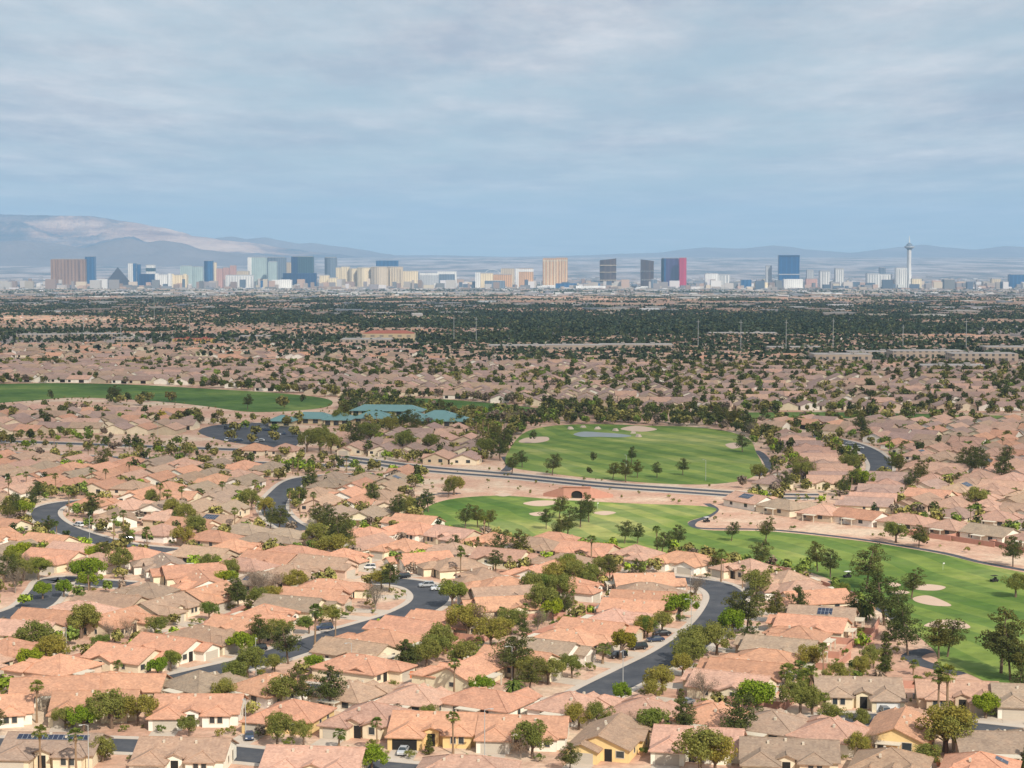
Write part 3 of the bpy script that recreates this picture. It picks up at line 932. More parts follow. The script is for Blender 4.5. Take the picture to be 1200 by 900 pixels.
# name auto rows: near to far
auto = {}
for r in rows:
    if isinstance(r, tuple): auto.setdefault(r[0], []).append(r)
rname = {}
for nm, lst in auto.items():
    lst.sort(key=lambda r: sum(h['d'] for h in rows[r]) / len(rows[r]))
    for i, r in enumerate(lst): rname[r] = '%s row, %s' % (ORD(i + 1), nm)
for r, hs in rows.items():
    hs.sort(key=lambda h: h['px'])
    for i, h in enumerate(hs):
        nm = rname.get(r, r)
        if not isinstance(r, tuple) and nm.split()[0] in ('bottom', 'second', 'third', 'row', 'short'): nm = nm
        h['ref'] = '%s house from left, %s' % (ORD(i + 1), nm); h['sref'] = '%s house, %s' % (ORD(i + 1), nm)

# ------------------------------------------------------------------ houses: build
NEAR = 560.0
solar_cache = {}


def solar_mesh(ax, sx, sy, nx_, ny_):
    key = (ax, nx_, ny_)
    if key in solar_cache: return solar_cache[key]
    mb = MB()
    w, l = nx_ * 1.0, ny_ * 1.6
    mb.box(0, w, 0, l, 0, 0.06, 0, True)
    solar_cache[key] = mb.mesh('solar_panel', [M['solar']])
    return solar_cache[key]


def put(name, me, parent, color=None):
    o = bpy.data.objects.new(name, me)
    COL.objects.link(o); o.parent = parent
    if color: o.color = (*color, 1)
    return o


RT = {'orange': 'orange', 'salmon': 'salmon', 'brown': 'brown', 'grey': 'grey-brown', 'pale': 'pale pink'}
DRV = 0
for n_, h in enumerate(IND):
    T = TY[(h['kind'], h['mir'])]
    root = empty('house', (h['x'], h['y'], gz(h['y'])), h['rot'])
    k = RS.uniform(0.96, 1.04); root.scale = (k, k, RS.uniform(0.98, 1.06))
    rc = jit(ROOFC[h['roof']], 0.14); wc = jit(WALLC[h['wall']], 0.06)
    tag(root, '%s roof, %s walls, %s' % (RT[h['roof']], h['wall'], h['ref']), 'house', 'single-storey tiled houses of the suburb')
    h['obj'] = root
    near = h['d'] < NEAR
    rf = put('roof', T.roof_me, root, rc)
    sol = h.get('solar') or (RS.random() < 0.045 and h['d'] > 400)
    if near:
        put('wall', T.wall_me, root, wc)
        gd = put('garage_door', T.garage_me, root)
        put('front_door', T.door_me, root)
        for wm in T.win_me: put('window', wm, root)
        for vmm in T.vent_me: put('roof_vent', vmm, rf)
        put('patio_cover', T.patio_me, root); put('air_conditioner', T.ac_me, root)
    else:
        put('wall', T.low_me, root, wc)
        if h['d'] < 700: put('patio_cover', T.patio_me, root)
    if sol:
        rx, ry, ax, _ = T.ridge
        sl = math.atan(PITCHR)
        nx_, ny_ = RS.choice([(6, 2), (8, 1), (4, 2), (10, 2)]) if ax == 'x' else RS.choice([(4, 2), (6, 2), (5, 1)])
        if h.get('solar') and h['px'] < 200: nx_, ny_ = 14, 1
        sp = put('solar_panel', solar_mesh(ax, 0, 0, nx_, ny_), root)
        # choose the slope that faces the camera side most
        if ax == 'x':
            sgn = -1 if math.cos(h['rot']) > 0 else 1
            W = (12.0 if h['kind'] == 'wide' else 12.4) / 2 + 0.5
            a0 = 0.8
            if sgn < 0:
                y = ry - a0 - ny_ * 1.6 * math.cos(sl); z = 2.62 + (W - (ry - y)) * PITCHR
                sp.location = (rx - nx_ / 2, y, z + 0.1); sp.rotation_euler = (sl, 0, 0)
            else:
                y = ry + a0 + ny_ * 1.6 * math.cos(sl); z = 2.62 + (W - (y - ry)) * PITCHR
                sp.location = (rx + nx_ / 2, y, z + 0.1); sp.rotation_euler = (sl, 0, math.pi)
        else:
            sgn = -1 if math.sin(h['rot']) < 0 else 1
            wx = {'deep': 12.2, 'deephip': 12.6, 'square': 14.0}[h['kind']]
            W = wx / 2 + 0.5
            a0 = 0.9
            if h['kind'] == 'square': a0 = 2.3; 
            x = rx + (-sgn) * (a0 + ny_ * 1.6 * math.cos(sl)); z = 2.62 + (W - abs(x - rx)) * PITCHR
            if h['kind'] == 'square': sp.scale = (0.5, 0.8, 1)
            nn = nx_ * (0.5 if h['kind'] == 'square' else 1)
            if -sgn > 0:
                sp.matrix_local = Matrix.Translation((x, ry - nn / 2 + 1, z + 0.1)) @ Matrix.Rotation(math.pi / 2, 4, 'Z') @ Matrix.Rotation(sl, 4, 'X') @ Matrix.Diagonal((sp.scale[0], sp.scale[1], 1, 1))
            else:
                sp.matrix_local = Matrix.Translation((x, ry + nn / 2 + 1, z + 0.1)) @ Matrix.Rotation(-math.pi / 2, 4, 'Z') @ Matrix.Rotation(sl, 4, 'X') @ Matrix.Diagonal((sp.scale[0], sp.scale[1], 1, 1))
    # driveway sheet
    if h['d'] < 620:
        gx, gy, gw, gh = T.gpos
        c_, s_ = math.cos(h['rot']), math.sin(h['rot'])
        L = 0
        while L < 12:
            L += 0.5
            x = h['x'] + gx * c_ - (gy - L) * s_; y = h['y'] + gx * s_ + (gy - L) * c_
            if road_dist(x, y) < 0.1 or any(rect_hit(dict(x=x, y=y, rot=0, hx=1.5, hy=1.5), q, 1.0) for q in near_houses(x, y) if q is not h): break
        mb = MB(); w2 = gw / 2 + 0.3
        mb.box(gx - w2, gx + w2, gy - L, gy - 0.1, 0.0, 0.05 + 0.004 * (n_ % 9), 0)
        dv = mb.build('driveway', M['driveway']); dv.location = (h['x'], h['y'], 0); dv.rotation_euler = (0, 0, h['rot'])
        tag(dv, 'pale concrete driveway of the ' + h['ref'], kind='structure')
    # rear block wall
    if h['d'] < 640 and h['row'] != R3:
        yb = h['hy'] + 5.5 + RS.uniform(-1, 1); xw = h['hx'] + 1.1 + RS.uniform(0, 0.3)
        mb = MB()
        mb.box(-xw, xw, yb, yb + 0.2, 0, 1.75); mb.box(xw - 0.2, xw, h['hy'] * 0.2, yb - 0.01, 0, 1.7)
        ok = True
        c_, s_ = math.cos(h['rot']), math.sin(h['rot'])
        for u in (-xw, -xw / 2, 0, xw / 2, xw):
            x, y = h['x'] + u * c_ - yb * s_, h['y'] + u * s_ + yb * c_
            if road_dist(x, y) < 0.3 or in_golf(x, y) or any(rect_hit(dict(x=x, y=y, rot=0, hx=.3, hy=.3), q, 1.0) for q in near_houses(x, y)): ok = False
        x, y = h['x'] + xw * c_ - h['hy'] * .6 * s_, h['y'] + xw * s_ + h['hy'] * .6 * c_
        if ok:
            w = mb.build('garden_wall', M['blockwall']); w.location = (h['x'], h['y'], 0); w.rotation_euler = (0, 0, h['rot'])
            tag(w, 'salmon block wall behind the ' + h['ref'], 'wall', 'garden block walls behind houses')


# specific houses: door panel painted dark as garage shade, and a white garage door
def rename_part(h, part, mat, label):
    for c in h['obj'].children:
        if c.name.startswith(part):
            c.data = c.data.copy(); c.data.materials[0] = mat
            if len(c.data.materials) > 1: c.data.materials[1] = mat
            c['label'] = label
for h in IND:
    if h.get('open_garage'): rename_part(h, 'garage_door', M['dark'], 'dark panel painting the shade inside the open garage'); h['obj']['label'] = 'yellow-walled house with orange roof and dark open garage'
    if h.get('white_door'): rename_part(h, 'garage_door', M['white'], 'white garage door'); h['obj']['label'] = 'cream house with grey-brown roof, white garage door behind the grey SUV'

# the remaining houses: one mass
def lowhouse_arrays(L, W, e=2.8, p=PITCHR, ov=0.5):
    """box + gable roof, ridge along x; quads only"""
    x, y = L / 2, W / 2; X, Y = x + ov, y + ov; r = e + W / 2 * p
    v = [(-x, -y, 0), (x, -y, 0), (x, y, 0), (-x, y, 0), (-x, -y, e), (x, -y, e), (x, y, e), (-x, y, e), (-x, 0, r), (x, 0, r),
         (-X, -Y, e - .1), (X, -Y, e - .1), (X, 0, r + .12), (-X, 0, r + .12), (X, Y, e - .1), (-X, Y, e - .1),
         (-x + 1, -y - .05, .4), (-x + 3.2, -y - .05, .4), (-x + 3.2, -y - .05, 2.2), (-x + 1, -y - .05, 2.2), (1, -y - .05, .1), (5.2, -y - .05, .1), (5.2, -y - .05, 2.3), (1, -y - .05, 2.3)]
    q = [(0, 1, 5, 4), (1, 2, 6, 5), (2, 3, 7, 6), (3, 0, 4, 7), (4, 8, 7, 7), (5, 6, 9, 9), (10, 11, 12, 13), (14, 15, 13, 12), (16, 17, 18, 19), (20, 21, 22, 23)]
    mi = [0, 0, 0, 0, 0, 0, 1, 1, 2, 2]
    return np.array(v, float), q, mi


def house_mass(name, items, label, scale_wall=1.0):
    Vs, Qs, Ms, Ts = [], [], [], []
    b = 0
    for (x, y, z, rot, L, W, rc, wc) in items:
        v, q, mi = lowhouse_arrays(L, W)
        c, s = math.cos(rot), math.sin(rot)
        vv = np.empty_like(v)
        vv[:, 0] = x + v[:, 0] * c - v[:, 1] * s; vv[:, 1] = y + v[:, 0] * s + v[:, 1] * c; vv[:, 2] = z + v[:, 2]
        tt = np.empty((len(v), 3)); tt[:10] = wc; tt[10:16] = rc; tt[16:] = 0
        Vs.append(vv); Ts.append(tt)
        Qs += [tuple(b + i for i in f) for f in q]; Ms += mi
        b += len(v)
    # degenerate quads -> build with from_pydata style: split tri
    me = bpy.data.meshes.new(name)
    V_ = np.concatenate(Vs); T_ = np.concatenate(Ts)
    loops = []; starts = []; 
    for f in Qs:
        starts.append(len(loops))
        loops.extend(f if f[3] != f[2] else f[:3])
    me.vertices.add(len(V_)); me.vertices.foreach_set('co', V_.astype(np.float32).ravel())
    me.loops.add(len(loops)); me.loops.foreach_set('vertex_index', np.array(loops, np.int32))
    me.polygons.add(len(starts)); me.polygons.foreach_set('loop_start', np.array(starts, np.int32))
    for mt in (M['wall_far'], M['roof_far'], M['dark']): me.materials.append(mt)
    me.polygons.foreach_set('material_index', np.array(Ms, np.int32))
    a = me.attributes.new('tint', 'FLOAT_COLOR', 'POINT')
    c4 = np.ones((len(V_), 4), np.float32); c4[:, :3] = T_
    a.data.foreach_set('color', c4.ravel())
    me.update(calc_edges=True); me.validate(); me.shade_flat()
    o = link(name, me); tag(o, label, kind='stuff')
    return o


items = []
for h in REST:
    rc = jit(ROOFC[h['roof']], 0.1); wc = jit(WALLC[h['wall']], 0.08)
    L, W = (18, 13) if h['kind'].startswith('wide') else ((19, 12) if h['kind'].startswith('deep') else (14, 13))
    rot = h['rot'] + (math.pi / 2 if h['kind'].startswith('deep') else 0)
    items.append((h['x'], h['y'], gz(h['y']), rot, L, W, rc, wc))
# blanket beyond 1640 m
def fbm(x, y, s): return noise.fractal(Vector((x * s, y * s, 3.1)), 1.0, 2.0, 4)
def blk(x, y, k=0):
    i, j = int((x + 37 * (int(y // 420) % 3)) // 240), int(y // (300 if y < 4500 else 420))
    return random.Random(i * 7919 + j * 104729 + k).random()


for D0, D1, dens in ((1640, 2300, 1 / 600.), (2300, 4200, 1 / 430.), (4200, 7600, 1 / 650.)):
    n = int(0.31 * (D1 ** 2 - D0 ** 2) * dens)
    for _ in range(n):
        y = math.sqrt(RS.uniform(D0 ** 2, D1 ** 2)); x = RS.uniform(-0.31, 0.31) * y
        px, py = proj(x, y, gz(y))
        if 1640 < y < 1900 and px > 1000: continue
        if 396 < py < 405 and px < 640: continue
        if y > 2300 and blk(x, y) < .45: continue
        rc = jit(ROOFC[RS.choice(['salmon', 'pale', 'brown', 'brown', 'orange', 'grey'])], 0.15); wc = jit(WALLC[RS.choice(WC)], 0.1)
        sc = 1.0 if y < 4000 else 1.3
        items.append((x, y, gz(y), RS.choice([0, math.pi / 2]) + RS.gauss(-0.1, 0.12), RS.uniform(14, 20) * sc, RS.uniform(11, 14) * sc, rc, wc))
house_mass('distant_houses', items, 'mass of small tiled houses filling the valley beyond the golf course')

# ------------------------------------------------------------------ trees: templates
def quads_cloud(cl, per, size, up=0.3, rng=NP, flat=1.0):
    """cl: array (n,4) centre+radius -> V,Q"""
    n = len(cl) * per
    C = np.repeat(cl[:, :3], per, 0); Rr = np.repeat(cl[:, 3], per)
    d = rng.normal(size=(n, 3)); d /= np.linalg.norm(d, axis=1)[:, None]
    rad = Rr * rng.uniform(0.35, 1.0, n) ** 0.5
    pos = C + d * rad[:, None] * np.array([1, 1, flat])
    nr = d * 0.8 + rng.normal(size=(n, 3)) * 0.6 + np.array([0, 0, up]); nr /= np.linalg.norm(nr, axis=1)[:, None]
    t = np.cross(nr, rng.normal(size=(n, 3))); t /= np.linalg.norm(t, axis=1)[:, None]
    b = np.cross(nr, t)
    s = size * rng.uniform(0.6, 1.3, n)[:, None]
    V = np.stack([pos - t * s - b * s * .55, pos + t * s - b * s * .55, pos + t * s * .8 + b * s * .55, pos - t * s * .8 + b * s * .55], 1).reshape(-1, 3)
    Q = np.arange(n * 4).reshape(-1, 4)
    return V, Q


def limb_tree(mb, h0, H, r0, ends, rng):
    mb.tube([(0, 0, -0.2), (0.05, 0.02, h0 * 0.5), (0, 0, h0)], [r0 * 1.25, r0, r0 * 0.85], 7)
    for e in ends:
        mid = (e[0] * 0.45 + rng.uniform(-.2, .2), e[1] * 0.45 + rng.uniform(-.2, .2), h0 + (e[2] - h0) * 0.55)
        mb.tube([(0, 0, h0 - 0.15), mid, tuple(e)], [r0 * 0.6, r0 * 0.38, r0 * 0.12], 5)


def tree_round(seed, mat, H=6.0, R=3.2, twig=0.125, per=150, ncl=34, bark='bark', name='x', squash=0.75, lim=0.32):
    r = random.Random(seed); rg = np.random.default_rng(seed)
    cl = []
    lobes = [(r.uniform(-.4, .4) * R, r.uniform(-.4, .4) * R, H * r.uniform(0.55, 0.72)) for _ in range(4)]
    for i in range(ncl):
        lb = r.choice(lobes)
        a = r.uniform(0, 2 * math.pi); u = r.uniform(-0.5, 1); q = math.sqrt(max(0, 1 - u * u))
        k = R * 0.72 * r.uniform(0.75, 1.0)
        p = (lb[0] + math.cos(a) * q * k, lb[1] + math.sin(a) * q * k, lb[2] + u * k * squash)
        p = (p[0], p[1], min(p[2], H - 0.5 * R * .3))
        cl.append((*p, R * r.uniform(0.2, 0.36)))
    cl = np.array(cl)
    V, Q = quads_cloud(cl, per, twig, rng=rg)
    crown = np_mesh('crown', V, Q, [mat])
    mb = MB(); limb_tree(mb, H * lim, H, 0.16 + R * 0.03, [tuple(c[:3]) for c in cl[::5]], r)
    trunk = mb.mesh('trunk', [M[bark]])
    return trunk, crown


def tree_pine(seed, H=10, R=3.2, per=64, conical=False):
    r = random.Random(seed); rg = np.random.default_rng(seed)
    cl = []; ends = []
    lean = (r.uniform(-1.6, 1.6), r.uniform(-1.6, 1.6)) if not conical else (0, 0)
    nlev = 11
    for i in range(nlev):
        f = i / (nlev - 1)
        z = H * (0.40 + 0.56 * f) if not conical else H * (0.12 + 0.85 * f)
        rr = R * (0.25 + 0.75 * math.sin(math.pi * min(1, f * .78 + .2))) * r.uniform(.7, 1.1) if not conical else R * 0.75 * (1 - f) + 0.2
        nb = max(2, int(5 * (1 - f) + 1))
        a0 = r.uniform(0, 6.28)
        for k in range(nb):
            if r.random() < 0.14: continue
            a = a0 + k * 6.283 / nb + r.uniform(-.4, .4)
            q = rr * r.uniform(0.6, 1.1)
            c = (lean[0] * f + math.cos(a) * q, lean[1] * f + math.sin(a) * q, z + r.uniform(-.4, .4))
            rad = (0.5 + 0.24 * R * (1 - f * .6)) * r.uniform(0.6, 1.15) * (0.75 if conical else 1)
            cl.append((*c, rad)); ends.append(c)
            if q > 1.4: cl.append((lean[0] * f + math.cos(a) * q * .5, lean[1] * f + math.sin(a) * q * .5, z - .2, rad * .7))
    V, Q = quads_cloud(np.array(cl), per, 0.145, up=0.5, rng=rg, flat=0.62)
    crown = np_mesh('crown', V, Q, [M['pine']])
    mb = MB()
    mb.tube([(0, 0, -.2), (lean[0] * .3, lean[1] * .3, H * .35), (lean[0] * .7, lean[1] * .7, H * .7), (lean[0], lean[1], H * .95)], [0.26, 0.2, 0.13, 0.04], 7)
    for c in ends[::2]:
        f = min(1, max(.2, (c[2] - 0.5) / H))
        mb.tube([(lean[0] * f, lean[1] * f, c[2] - .5), c], [0.08, 0.03], 4)
    return mb.mesh('trunk', [M['bark']]), crown


def tree_palm(seed, H=9.0, R=1.7, nf=34, date=False):
    r = random.Random(seed)
    mb = MB()
    lx, ly = r.uniform(-.3, .3), r.uniform(-.3, .3)
    mb.tube([(0, 0, -.2), (lx * .2, ly * .2, H * .3), (lx * .6, ly * .6, H * .65), (lx, ly, H)], [0.34, 0.24, 0.2, 0.24] if not date else [0.5, 0.42, 0.4, 0.45], 8)
    th = MB()
    cm = MB()
    for i in range(nf):
        a = r.uniform(0, 6.283); el = r.uniform(-0.7, 1.35)
        if date:
            L = R * r.uniform(0.85, 1.1); pts = []
            for k in range(6):
                u = k / 5
                rr = L * u * math.cos(el * (1 - u * .4)); zz = L * (math.sin(max(el, -.1)) * u - 0.75 * u * u)
                pts.append(Vector((lx + math.cos(a) * rr, ly + math.sin(a) * rr, H + zz)))
            side = Vector((-math.sin(a), math.cos(a), 0))
            for k in range(5):
                w0, w1 = 0.38 * math.sin(math.pi * (k / 5 * .85 + .12)), 0.38 * math.sin(math.pi * ((k + 1) / 5 * .85 + .12))
                for s in (-1, 1):
                    cm.add([pts[k], pts[k + 1], pts[k + 1] + side * s * w1 - Vector((0, 0, w1 * .5)), pts[k] + side * s * w0 - Vector((0, 0, w0 * .5))], [(0, 1, 2, 3)])
        else:
            L = R * r.uniform(0.5, 0.7)
            d = Vector((math.cos(a) * math.cos(el), math.sin(a) * math.cos(el), math.sin(el)))
            base = Vector((lx, ly, H)); hub = base + d * L
            side = Vector((-math.sin(a), math.cos(a), 0)); up = d.cross(side)
            cm.add([base + side * .03, base - side * .03, hub - side * .02, hub + side * .02], [(0, 1, 2, 3)])
            nb = 9
            for k in range(nb):
                b = (k / (nb - 1) - .5) * 2.5
                dd = (d * math.cos(b) + side * math.sin(b)).normalized()
                tip = hub + dd * R * 0.62 * r.uniform(.8, 1.05) + Vector((0, 0, -0.28 * R * r.uniform(.5, 1)))
                mid = hub + dd * R * .33
                n2 = dd.cross(up) * 0.085
                cm.add([hub, mid - n2, tip, mid + n2], [(0, 1, 2, 3)])
    for i in range(26 if not date else 10):
        a = r.uniform(0, 6.283); z0 = H - r.uniform(0.1, 0.5); l = r.uniform(.5, 1.3)
        p = Vector((lx + math.cos(a) * .2, ly + math.sin(a) * .2, z0)); q = Vector((lx + math.cos(a) * .5, ly + math.sin(a) * .5, z0 - l))
        sd = Vector((-math.sin(a), math.cos(a), 0)) * .14
        mb.add([p - sd, p + sd, q + sd, q - sd], [(0, 1, 2, 3)], 1)
    return mb.mesh('trunk', [M['palmbark'], M['thatch']]), cm.mesh('crown', [M['palm']])


def tree_bare(seed, H=6.0, R=3.0):
    r = random.Random(seed); rg = np.random.default_rng(seed)
    mb = MB(); ends = []
    mb.tube([(0, 0, -.2), (0, 0, H * .25)], [.2, .16], 6)
    for i in range(14):
        a = r.uniform(0, 6.283); q = R * r.uniform(.3, 1); z = H * r.uniform(.55, .98)
        e = (math.cos(a) * q, math.sin(a) * q, z)
        mb.tube([(0, 0, H * .22), (e[0] * .4, e[1] * .4, H * .25 + (z - H * .25) * .6), e], [.1, .06, .02], 4)
        ends.append((*e, R * .36)); ends.append((e[0] * .6, e[1] * .6, z * .8, R * .33))
    cl = np.array(ends)
    n = len(cl) * 55
    C = np.repeat(cl[:, :3], 55, 0) + rg.normal(size=(n, 3)) * np.repeat(cl[:, 3], 55)[:, None] * .5
    d = rg.normal(size=(n, 3)) + np.array([0, 0, .7]); d /= np.linalg.norm(d, axis=1)[:, None]
    t = np.cross(d, rg.normal(size=(n, 3))); t /= np.linalg.norm(t, axis=1)[:, None]
    L, w = .42, .028
    V = np.stack([C - t * w, C + t * w, C + d * L + t * w * .4, C + d * L - t * w * .4], 1).reshape(-1, 3)
    crown = np_mesh('crown', V, np.arange(n * 4).reshape(-1, 4), [M['bare']])
    return mb.mesh('trunk', [M['bark_pale']]), crown


TT = {}
TT['olive'] = [(tree_round(100 + i, M['olive'], 6, 3.3), 6.0) for i in range(5)]
TT['green'] = [(tree_round(200 + i, M['green'], 6, 2.9), 6.0) for i in range(4)]
TT['lime'] = [(tree_round(300 + i, M['lime'], 5, 2.9, twig=0.13, squash=.6), 5.0) for i in range(3)]
TT['yellow'] = [(tree_round(350 + i, M['yellow'], 6, 2.6), 6.0) for i in range(2)]
TT['pine'] = [(tree_pine(400 + i, 10, 3.3 + .3 * (i % 3)), 10.0) for i in range(6)]
TT['cone'] = [(tree_pine(450 + i, 7, 2.2, conical=True), 7.0) for i in range(2)]
TT['palm'] = [(tree_palm(500 + i, 9.0), 10.3) for i in range(4)]
TT['shortpalm'] = [(tree_palm(520 + i, 3.6), 4.8) for i in range(2)]
TT['date'] = [(tree_palm(540 + i, 3.2, 3.6, 70, True), 5.6) for i in range(2)]
TT['bare'] = [(tree_bare(560 + i), 6.0) for i in range(3)]
TT['shrub'] = [(tree_round(600 + i, M['olive' if i % 2 else 'green'], 1.5, 1.1, twig=.09, per=40, ncl=12, lim=.1), 1.5) for i in range(4)]
KN = {'olive': ('round olive tree', 'olive_tree', 'tree'), 'green': ('leafy green tree', 'leafy_tree', 'tree'), 'lime': ('bright lime-green tree', 'lime_green_tree', 'tree'),
      'yellow': ('yellow leafed tree', 'yellow_tree', 'tree'), 'pine': ('dark pine', 'pine_tree', 'tree'), 'cone': ('small conical pine', 'pine_tree', 'tree'),
      'palm': ('tall fan palm', 'palm_tree', 'palm tree'), 'shortpalm': ('short fan palm', 'palm_tree', 'palm tree'), 'date': ('bushy date palm', 'date_palm', 'palm tree'),
      'bare': ('bare brown tree', 'bare_tree', 'tree'), 'shrub': ('low round shrub', 'shrub', 'shrub')}
TREES = []


def add_tree(kind, x, y, H, explicit=False):
    TREES.append(dict(kind=kind, x=x, y=y, H=H, ex=explicit))


EX = '''palm 35 847 9|palm 50 905 9.5|palm 86 907 9|olive 126 850 8|olive 92 848 4.5|olive 150 848 7|olive 120 893 5|olive 325 875 6.5|olive 356 873 5|shortpalm 397 877 4|palm 442 882 7|olive 324 824 7|olive 255 818 5.5|olive 270 806 6|olive 290 796 7.5|pine 372 828 8.5|pine 396 831 10.5|lime 400 907 5
lime 565 815 4.5|date 603 817 5|cone 503 884 4.2|olive 624 889 7|bare 610 890 4.5|olive 632 797 6.5|olive 618 799 6|olive 670 795 5.5|lime 728 824 4.5|olive 776 814 6.5|olive 678 853 5.5|olive 702 845 5.5|green 762 868 6.5|pine 668 906 6|cone 798 832 5
pine 830 855 8|pine 880 867 10.5|lime 886 838 8|olive 938 838 7.5|olive 952 838 6|palm 957 832 10|palm 966 850 7|olive 962 866 5.5|olive 820 908 9|olive 838 910 8|bare 825 822 6.5|palm 1099 847 11.5|palm 1110 848 12.5|olive 1125 882 9.5|olive 1118 884 8|lime 1155 842 5.5|cone 1194 897 6|olive 1010 888 5|bare 1028 882 4.5|olive 1063 908 5
olive 95 748 8.5|olive 108 745 7|olive 30 770 8|olive 62 780 7.5|lime 16 784 5.5|green 116 764 4.5|bare 152 750 5.5|bare 136 744 5|lime 185 793 4.5|green 200 787 5|pine 263 757 8|pine 280 758 7|lime 283 768 6|pine 280 717 9.5|olive 300 716 6.5|olive 318 711 6|olive 326 755 6.5|pine 338 778 10|cone 317 731 6|olive 322 789 4.5|green 362 743 5|palm 369 764 12|palm 393 747 7|lime 368 788 4.5|green 245 727 5.5|bare 305 702 8|bare 320 700 7
bare 440 716 7.5|shortpalm 430 708 4|lime 449 738 3.5|cone 476 788 8.5|olive 520 767 7.5|olive 500 782 7|olive 512 775 7|olive 486 782 5|bare 562 747 9|olive 545 748 9|pine 566 797 12|olive 540 792 7|olive 598 744 7|palm 615 738 7|shortpalm 588 722 4|green 530 712 8|bare 630 742 6.5|olive 575 760 8|pine 480 790 8
olive 640 722 9|olive 622 705 8|olive 660 706 8|olive 672 692 8|green 646 702 8|lime 648 727 6|yellow 727 773 7.5|green 730 748 6.5|olive 755 748 6|olive 776 742 6|lime 796 727 7.5|bare 815 702 6.5|olive 800 793 5.5|olive 806 782 7|olive 822 764 7|olive 650 690 8|olive 635 680 7|green 660 670 7|shortpalm 706 778 5
pine 875 742 12.5|pine 865 738 10|lime 858 747 7.5|olive 840 768 8|olive 812 774 7.5|olive 905 702 8|pine 921 731 9|pine 946 728 9|pine 962 732 8|date 1013 726 6.5|green 985 704 5.5|olive 936 787 6.5|shortpalm 905 807 6|shortpalm 937 805 6|palm 965 793 8|shortpalm 955 817 6
pine 1037 733 15|pine 1049 752 12|pine 1064 768 11.5|cone 1038 774 7|pine 1100 772 10|pine 1110 770 10|pine 1173 789 16|pine 1184 797 13|pine 1015 690 13|pine 1068 702 9|pine 958 670 10|pine 973 677 9|pine 1200 800 10
pine 857 634 7|pine 897 636 9|olive 1050 636 7.5|pine 1077 642 8|pine 1187 664 10|olive 1080 640 5|pine 545 620 9|pine 560 618 8|pine 572 619 7|pine 655 634 9|pine 665 630 10|pine 680 618 10|pine 690 612 11|pine 467 607 8|pine 493 606 8|pine 502 600 9|palm 692 661 9.5|pine 732 637 8|pine 747 637 7|palm 770 648 9|pine 795 642 8|pine 775 650 8|palm 845 682 10|palm 870 690 7|palm 888 700 7
pine 647 557 10|pine 600 555 9|pine 612 548 8|pine 740 543 8|pine 718 562 8|pine 733 565 10|pine 747 560 8|pine 695 545 7|pine 690 560 6|pine 800 557 8|pine 770 560 7|pine 525 583 8|olive 532 580 8|olive 478 603 7|olive 487 560 6|pine 590 530 12|pine 580 522 12|pine 586 540 11|olive 570 535 9|pine 560 530 9|pine 655 608 9|pine 640 620 8|pine 625 520 8|pine 870 530 9|olive 890 565 8|bare 870 572 6|pine 917 575 9
pine 425 527 14|olive 432 520 11|pine 478 503 12|pine 485 508 12|olive 455 512 10|olive 375 528 12|olive 360 530 11|olive 388 532 10|olive 470 530 10|olive 510 528 9|palm 558 512 11|palm 566 512 12|palm 572 515 11|bare 600 500 9|bare 620 494 9|bare 575 497 9|yellow 190 495 8|pine 130 468 10|pine 135 472 12|pine 237 458 9|olive 220 494 9|pine 217 497 8
olive 262 500 6|olive 275 508 7|green 288 503 6|olive 300 512 7|olive 312 500 6|green 322 508 6|olive 335 501 7|olive 345 512 7|olive 270 517 7|olive 320 519 7|olive 295 520 6|pine 60 470 9|pine 150 474 10|olive 200 472 8|pine 290 480 10|olive 330 479 9|pine 355 476 9|pine 405 492 11|olive 398 498 9|pine 520 492 11|olive 350 497 8|palm 93 600 10|palm 50 573 8|palm 66 580 9|palm 100 592 6|palm 108 570 8|palm 124 572 8|palm 183 600 10|palm 192 602 11|palm 200 600 9|palm 133 633 8|palm 145 628 9|palm 255 620 9|palm 300 592 10|palm 340 600 9|palm 360 600 10|palm 368 604 9|palm 352 606 7|palm 155 565 8|date 84 642 5
lime 28 607 7|lime 12 655 7|olive 215 618 9|olive 225 630 8|olive 200 612 8|pine 42 590 9|pine 38 598 8|olive 225 640 7|pine 405 630 9|pine 385 625 10|pine 392 640 11|pine 372 618 9|olive 400 655 8|olive 380 655 8|pine 412 645 9|olive 360 640 8|olive 310 605 7|olive 295 598 8|lime 105 692 6|lime 92 680 6|lime 108 680 7|lime 75 700 5|lime 50 702 5|lime 30 712 4|olive 20 680 7|bare 18 695 7|green 45 680 7|green 8 672 7|olive 140 672 8|pine 117 668 8|lime 88 665 6|bare 35 670 6
pine 1040 760 6|olive 250 680 6|lime 250 690 5|olive 250 675 7|bare 305 695 8|pine 270 712 9|olive 180 595 7|lime 1000 572 8|olive 980 570 7|olive 1140 600 9|pine 1128 553 12|pine 1135 558 13|pine 1120 556 11|pine 1165 560 11|pine 1180 548 11|olive 990 555 9|pine 990 550 10|pine 1045 553 9|pine 1053 556 9|olive 940 565 9|olive 955 560 9|bare 950 562 9|bare 965 565 8|pine 1000 510 12|pine 1010 514 12|pine 860 500 11|pine 845 500 12|pine 838 497 11|bare 880 515 9|pine 900 515 9|olive 1190 700 7'''
for ln_ in EX.split('\n'):
    for it in ln_.split('|'):
        k, px, py, H = it.split()
        p = P(float(px), float(py))
        # slide out of a footprint
        x, y = p.x, p.y
        for _ in range(14):
            hit = [q for q in near_houses(x, y) if rect_hit(dict(x=x, y=y, rot=0, hx=.5, hy=.5), q, 1.0)]
            if not hit: break
            q = hit[0]; vx, vy = x - q['x'], y - q['y']; L = math.hypot(vx, vy) + 1e-3
            x += vx / L * 1.5; y += vy / L * 1.5
        add_tree(k, x, y, float(H), True)


